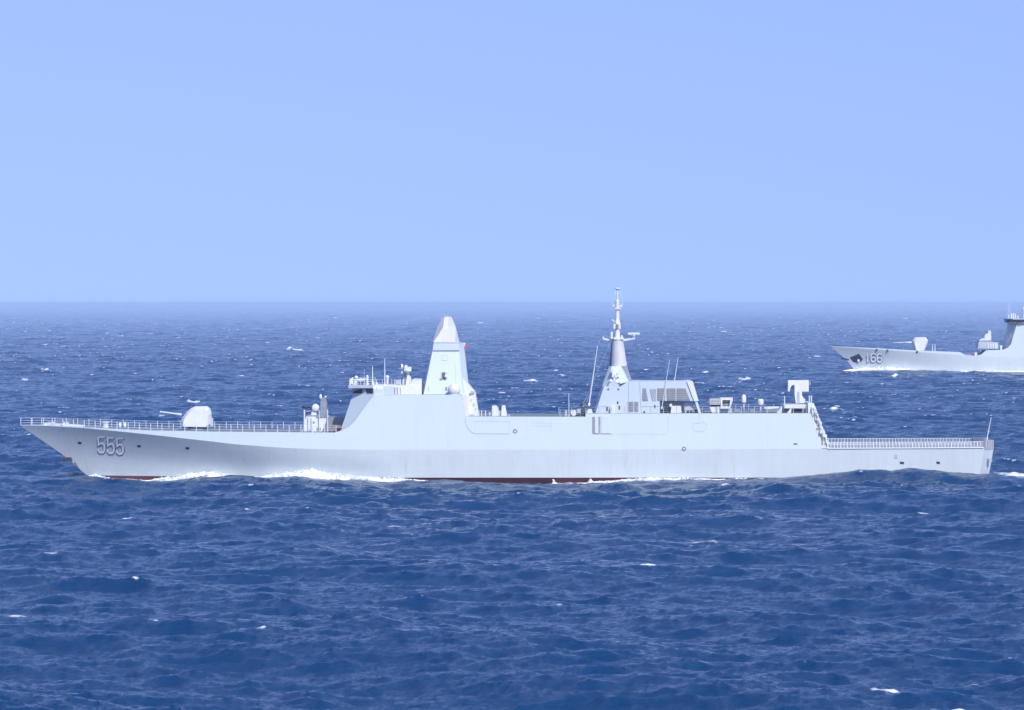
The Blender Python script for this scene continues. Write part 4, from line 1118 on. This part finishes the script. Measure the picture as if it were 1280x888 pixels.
for (a_, b_), (c_, d_) in zip(TOP2, TOP2[1:] + [TOP2[-1]]):
    n_ = max(int((c_ - a_) / 8), 1)
    for k in range(n_):
        px, py = lerp(a_, c_, k / n_), lerp(b_, d_, k / n_)
        x, yl, z = on2(px, py, 0); zk = h2.zk_(x); z = max(z, zk + .01); dz = z
        if 1200 < px < 1272: dz = min(z, FQ.P(px, 444.6, -7)[2]) if px < 1231 else min(z, FQ.P(px, 437.8, -7)[2])
        bt = -yl; inn = min(.3, bt * .4)
        secs.append([(x, -h2.hb(x, 1), zk), (x, -bt, z), (x, -bt + inn, z), (x, -bt + inn, dz), (x, bt - inn, dz), (x, bt - inn, z), (x, bt, z), (x, h2.hb(x, 1), zk)])
mb = MB(); V = [p_ for s_ in secs for p_ in s_]; F_a, F_d = [], []
for i_ in range(len(secs) - 1):
    for j_ in range(7):
        (F_d if j_ == 3 else F_a).append((i_ * 8 + j_, (i_ + 1) * 8 + j_, (i_ + 1) * 8 + j_ + 1, i_ * 8 + j_ + 1))
mb.add(V, F_a, 0); mb.add(V, F_d, 1)
up2 = mb.build('superstructure', [M['upper'], M['deck']], far)
digits(h2, hull2, 'hull_number', [(ONE, 1081.4, 442.2), (SIX, 1088.4, 441.6), (SIX, 1096.2, 442.0)], 6.6, 11.4, 1.7, (.45, .4), .25)
mb = MB(); c = [h2.on(a_, b_, .06) for a_, b_ in ((1062.2, 447.2), (1073.6, 442.4), (1078.8, 449.4), (1076.4, 452.4), (1070, 453.4), (1066.6, 453))]
mb.loop([c, [(q[0], q[1] + .3, q[2]) for q in c]], True); mb.build('anchor_recess', M['dark'], hull2)
mb = MB(); q = h2.on(1073, 451.4, .2); mb.ball(q, .5, 1.3); mb.build('anchor', M['white'], hull2)
mb = MB(); q = FQ.P(1056, 448.6, 0); mb.tube((q[0] - 1.4, 0, q[2] + .3), (q[0] + 1.6, 0, q[2] - .3), .3, .45, 8); mb.build('bow_fairlead', M['dark'], hull2)
for px_, py_ in ((1095.8, 437.6), (1109.4, 438.4), (1146.4, 440)):
    mb = MB(); q = on2(px_, py_, .06); mb.ball(q, .42); mb.build('mooring_port', M['dark'], hull2)
mb = MB()
def r2(k, yl):
    return [(lambda p_: (p_[0], yl, p_[2]))(FQ.P(1150 + (a_ - 1150) * k, 430 + (b_ - 430) * k if b_ < 436 else b_, 0)) for a_, b_ in
            [(1143.4, 438.4), (1140.4, 429), (1140.6, 425.6), (1143.4, 422), (1156.8, 421.8), (1159.4, 425.4), (1159.2, 429), (1155.4, 438.4)]]
mb.loop([r2(.78, -2.2), r2(1, -1.1), r2(1, 1.1), r2(.78, 2.2)], True); gt2 = mb.build('gun_turret', M['white'], far)
mb = MB(); mb.tube(FQ.P(1141, 428.4, 0), FQ.P(1130, 428.2, 0), .4, .3, 8); mb.tube(FQ.P(1131, 428.2, 0), FQ.P(1115.5, 428.6, 0), .16, .14, 8); mb.build('barrel', M['white'], gt2)
for px_ in (1165.6, 1168.8):
    mb = MB(); ftube(FQ, mb, (px_, 439.6), (px_, 430.6), -4, .18, .16, 6); mb.build('stanchion', M['white'], far)
mb = MB(); fprism(FQ, mb, [(1223.4, 427.4), (1247.6, 428), (1248.6, 436.6), (1222, 436.4)], -3.4, 3.4); lb = mb.build('weapon_house', M['grey'], far)
for k, (a_, b_) in enumerate(((1234.4, 1236.6), (1237.6, 1239.6), (1240.6, 1242.8), (1243.6, 1246.8))):
    mb = MB(); fbox(FQ, mb, a_, 429.8, b_, 436, -3.8, -3.3); mb.build('rocket_canister', M['white'], lb)
for k, px_ in enumerate((1224.6, 1226.8, 1229, 1231.2)):
    mb = MB(); fbox(FQ, mb, px_, 428.6, px_ + 1.2, 435.4, -3.6, -3.3); mb.build('wall_rib', M['upper'], lb)
mb = MB(); fbox(FQ, mb, 1224, 425.8, 1240, 427.6, -2.4, 2.4); mb.build('mount_base', M['mid'], lb)
mb = MB(); fprism(FQ, mb, [(1230.6, 426), (1231, 419.6), (1233.6, 417), (1235.4, 417), (1235.4, 413), (1238.8, 413.6), (1239, 425.4)], -1.2, 1.2); fprism(FQ, mb, [(1224.6, 426), (1225, 424.6), (1231, 422.6), (1231, 426)], -1, 1)
mb.build('close_in_gun', M['white'], far)
mb = MB(); fbox(FQ, mb, 1250.2, 432, 1252.8, 437.8, -5, -4); mb.build('deck_locker', M['white'], far)
mb = MB(); fbox(FQ, mb, 1218.4, 440.8, 1221.4, 445, -6, -5); mb.build('deck_locker', M['white'], far)
mb = MB(); fbox(FQ, mb, 1206, 442.8, 1217, 445, -5, -4); mb.build('deck_machinery', M['mid'], far)
mb = MB(); fbox(FQ, mb, 1215.6, 441.6, 1217.4, 443.6, -5.6, -5.1); mb.build('life_ring', M['flag'], far)
# bridge
def rg2(py, xf, xc, yb, yc_, xb):
    z = FQ.P(0, py, 0)[2]
    a_ = FQ.P(xf, py, -yb)[0]; b_ = FQ.P(xc, py, -yc_)[0]; c_ = FQ.P(xb, py, 0)[0]
    return [(a_, -yb, z), (b_, -yc_, z), (c_, -yc_, z), (c_, yc_, z), (b_, yc_, z), (a_, yb, z)]
mb = MB(); mb.loop([rg2(438, 1256, 1268, 3, 7.4, 1300), rg2(404, 1262, 1273, 3, 7.3, 1300)], True); b2 = mb.build('bridge', M['upper'], far)
mb = MB(); mb.loop([rg2(404, 1260, 1267.6, 4, 8.4, 1300), rg2(398.4, 1257.6, 1265.8, 4, 9, 1300)], True); bw2 = mb.build('bridge_wing', M['white'], far)
mb = MB(); mb.loop([rg2(403, 1259.0, 1266.8, 4.02, 8.6, 1280), rg2(399.6, 1257.8, 1266.0, 4.1, 8.95, 1280)], True); mb.build('bridge_window', M['glass'], bw2)
for px_ in (1270.4, 1275):
    mb = MB(); fbox(FQ, mb, px_, 400.4, px_ + 2.6, 403, -9.1, -8); mb.build('bridge_window', M['glass'], bw2)
mb = MB(); ftube(FQ, mb, (1269.2, 404), (1264.4, 425), -7.6, .14, .14, 6); mb.build('drain_pipe', M['mid'], b2)
for px_, t_ in ((1260, 377.6), (1262.2, 377)):
    mb = MB(); ftube(FQ, mb, (px_, 398), (px_, t_), -3, .1, .06, 6); mb.build('whip_antenna', M['white'], far)
for px_, t_, w_ in ((1261, 395, .8), (1264.4, 392.6, 1.4), (1266.8, 392.4, 1.2), (1269.4, 393.2, 1.2), (1272.4, 395.6, 1.0)):
    mb = MB(); fbox(FQ, mb, px_ - w_ / 2, t_, px_ + w_ / 2, 398.6, -5, -4); mb.ball(FQ.P(px_, t_, -4.5), .25); mb.build('roof_sensor', M['white'], far)
mb = MB(); mb.ball(FQ.P(1281.8, 388, -2), 1.5, 1, 0, 24); fbox(FQ, mb, 1279.6, 392, 1284, 400.2, -2.6, -1.4); mb.build('radome', M['white'], far)
# the part beyond the frame: mast, funnel, hangar
mb = MB()
def o2(py, xf, xa, w_):
    z = FQ.P(0, py, 0)[2]; x0, x1 = FQ.x(xf), FQ.x(xa); c_ = (x1 - x0) * .2
    return [(x0, -w_ * .5, z), (x0 + c_, -w_, z), (x1 - c_, -w_, z), (x1, -w_ * .5, z), (x1, w_ * .5, z), (x1 - c_, w_, z), (x0 + c_, w_, z), (x0, w_ * .5, z)]
mb.loop([o2(400.2, 1285, 1309, 5), o2(362, 1293, 1303, 2), o2(350, 1296, 1300, .6)], True); mb.build('forward_mast', M['upper'], far)
mb = MB(); mb.loop([o2(420.4, 1345, 1378, 5), o2(394, 1352, 1372, 3.6)], True); mb.build('funnel', M['upper'], far)
mb = MB(); mb.loop([o2(421, 1398, 1434, 6), o2(410, 1402, 1430, 5)], True); mb.build('hangar', M['upper'], far)

# ------------------------------------------------------------------ broken water along the hull
def foam_mat():
    m, n, l, p = new_mat('white water')
    p.inputs['Base Color'].default_value = (0.84, 0.88, 0.91, 1); p.inputs['Roughness'].default_value = 0.9
    p.inputs['Specular IOR Level'].default_value = 0.1
    return m
M['foam'] = foam_mat()
def heap(name, label, x0, x1, hfun, yfun, wid, seed, parts=900, xoff=0, yoff=0, sc=1.0):
    """a lumpy bank of white water between x0 and x1 plus flung drops"""
    r_ = np.random.RandomState(seed); n_ = int((x1 - x0) / (.16 * sc)); m_ = 12
    ph = r_.uniform(0, 6.28, 40)
    def nz_(x, k): return sum(math.sin(x * f_ / sc + ph[(k * 5 + i_) % 40]) / (i_ + 1) ** .7 for i_, f_ in enumerate((.7, 1.6, 3.1, 5.7, 9.3))) / 2.2
    mb = MB(); V = []; Fc = []
    for i_ in range(n_ + 1):
        x = lerp(x0, x1, i_ / n_); hh = max(hfun(x) * (1 + .55 * nz_(x, 0)), .01); yy = yfun(x) + .25 * sc * nz_(x, 1); w_ = wid * (1 + .35 * nz_(x, 2)) * min(1, .25 + hh)
        zb_ = float(np.interp(x, (prof_tab[:, 0] - 640) * .12, (600 - prof_tab[:, 1]) * .12)) if xoff == 0 else .2
        for j_ in range(m_ + 1):
            a_ = math.pi * j_ / m_; rg = 1 + .25 * nz_(x * 1.7 + j_ * 2.3, 3)
            V.append((x, yy - w_ * math.cos(a_) * rg * (.6 if j_ > m_ / 2 else 1), zb_ - .25 + (hh + .25) * math.sin(a_) ** .8 * rg))
        if i_ < n_:
            for j_ in range(m_): q = i_ * (m_ + 1) + j_; Fc.append((q, q + m_ + 1, q + m_ + 2, q + 1))
    mb.add(V, Fc, 0, True)
    for k in range(parts):
        x = r_.uniform(x0, x1); hh = hfun(x)
        if hh < .12: continue
        z = float(np.interp(x, (prof_tab[:, 0] - 640) * .12, (600 - prof_tab[:, 1]) * .12)) if xoff == 0 else .2
        z += hh * (0.6 + abs(r_.normal()) * .45); y = yfun(x) - abs(r_.normal()) * wid * .7; s_ = r_.uniform(.03, .10) * sc
        c = Vector((x, y, z)); t4 = [c + Vector((r_.normal() * s_ * 1.3, r_.normal() * s_, r_.normal() * s_ * .8)) for _ in range(4)]
        mb.add(t4, [(0, 1, 2), (0, 2, 3), (0, 3, 1), (1, 3, 2)])
    o = MBbuild_raw(mb, name); o['kind'] = 'stuff'; o['label'] = label; o['category'] = 'foam'
    o.location = (xoff, yoff, 0)
    return o
def MBbuild_raw(mb, name):
    me = bpy.data.meshes.new(name); me.from_pydata(mb.v, [], mb.f); me.materials.append(M['foam'])
    me.polygons.foreach_set('use_smooth', mb.sm); me.update()
    o = bpy.data.objects.new(name, me); C.objects.link(o); return o
prof_tab = prof_np
def pxx(px): return (px - 640) * .12
HT = np.array([(105, 0), (112, .25), (125, .12), (150, .05), (185, .12), (195, .3), (215, .5), (240, .55), (265, .5), (285, .15), (300, .02), (325, .05), (338, .3), (360, .55), (378, .8), (388, .95), (398, .6), (425, .5),
               (445, .35), (470, .35), (500, .35), (515, .15), (530, .03), (690, .0), (692, .9), (695, .1), (735, .1), (738, .7), (742, .2), (770, .2), (800, .3), (830, .35), (870, .25), (900, .12), (930, .2), (945, .05), (960, 0)], float)
yn = lambda x: YC - h1.hb(x, 0.0) - .35
heap('bow_wave', 'white bow wave and spray breaking along the side of the ship numbered 555', pxx(104), pxx(535), lambda x: float(np.interp(x, pxx(HT[:, 0]), HT[:, 1])), yn, .55, 3, 2600)
heap('side_spray', 'low broken white water at the waterline under the rear half of the ship numbered 555', pxx(686), pxx(955), lambda x: .75 * float(np.interp(x, pxx(HT[:, 0]), HT[:, 1])), yn, .4, 8, 1200)
H2T = np.array([(4, 0), (9, .6), (16, 1.3), (22, 1.5), (27, .9), (34, .35), (48, .12), (60, .3), (70, .1), (84, .25), (100, .08), (120, .2), (150, 0)], float)
heap('bow_wave', 'white bow wave of the distant ship numbered 166', X2A + 5, X2A + 150, lambda x: float(np.interp(x - X2A, H2T[:, 0], H2T[:, 1])),
     lambda x: Y2C - h2.hb(x - X20, 0.0) - .9, 1.3, 12, 900, 1e-6, 0, 2.4)
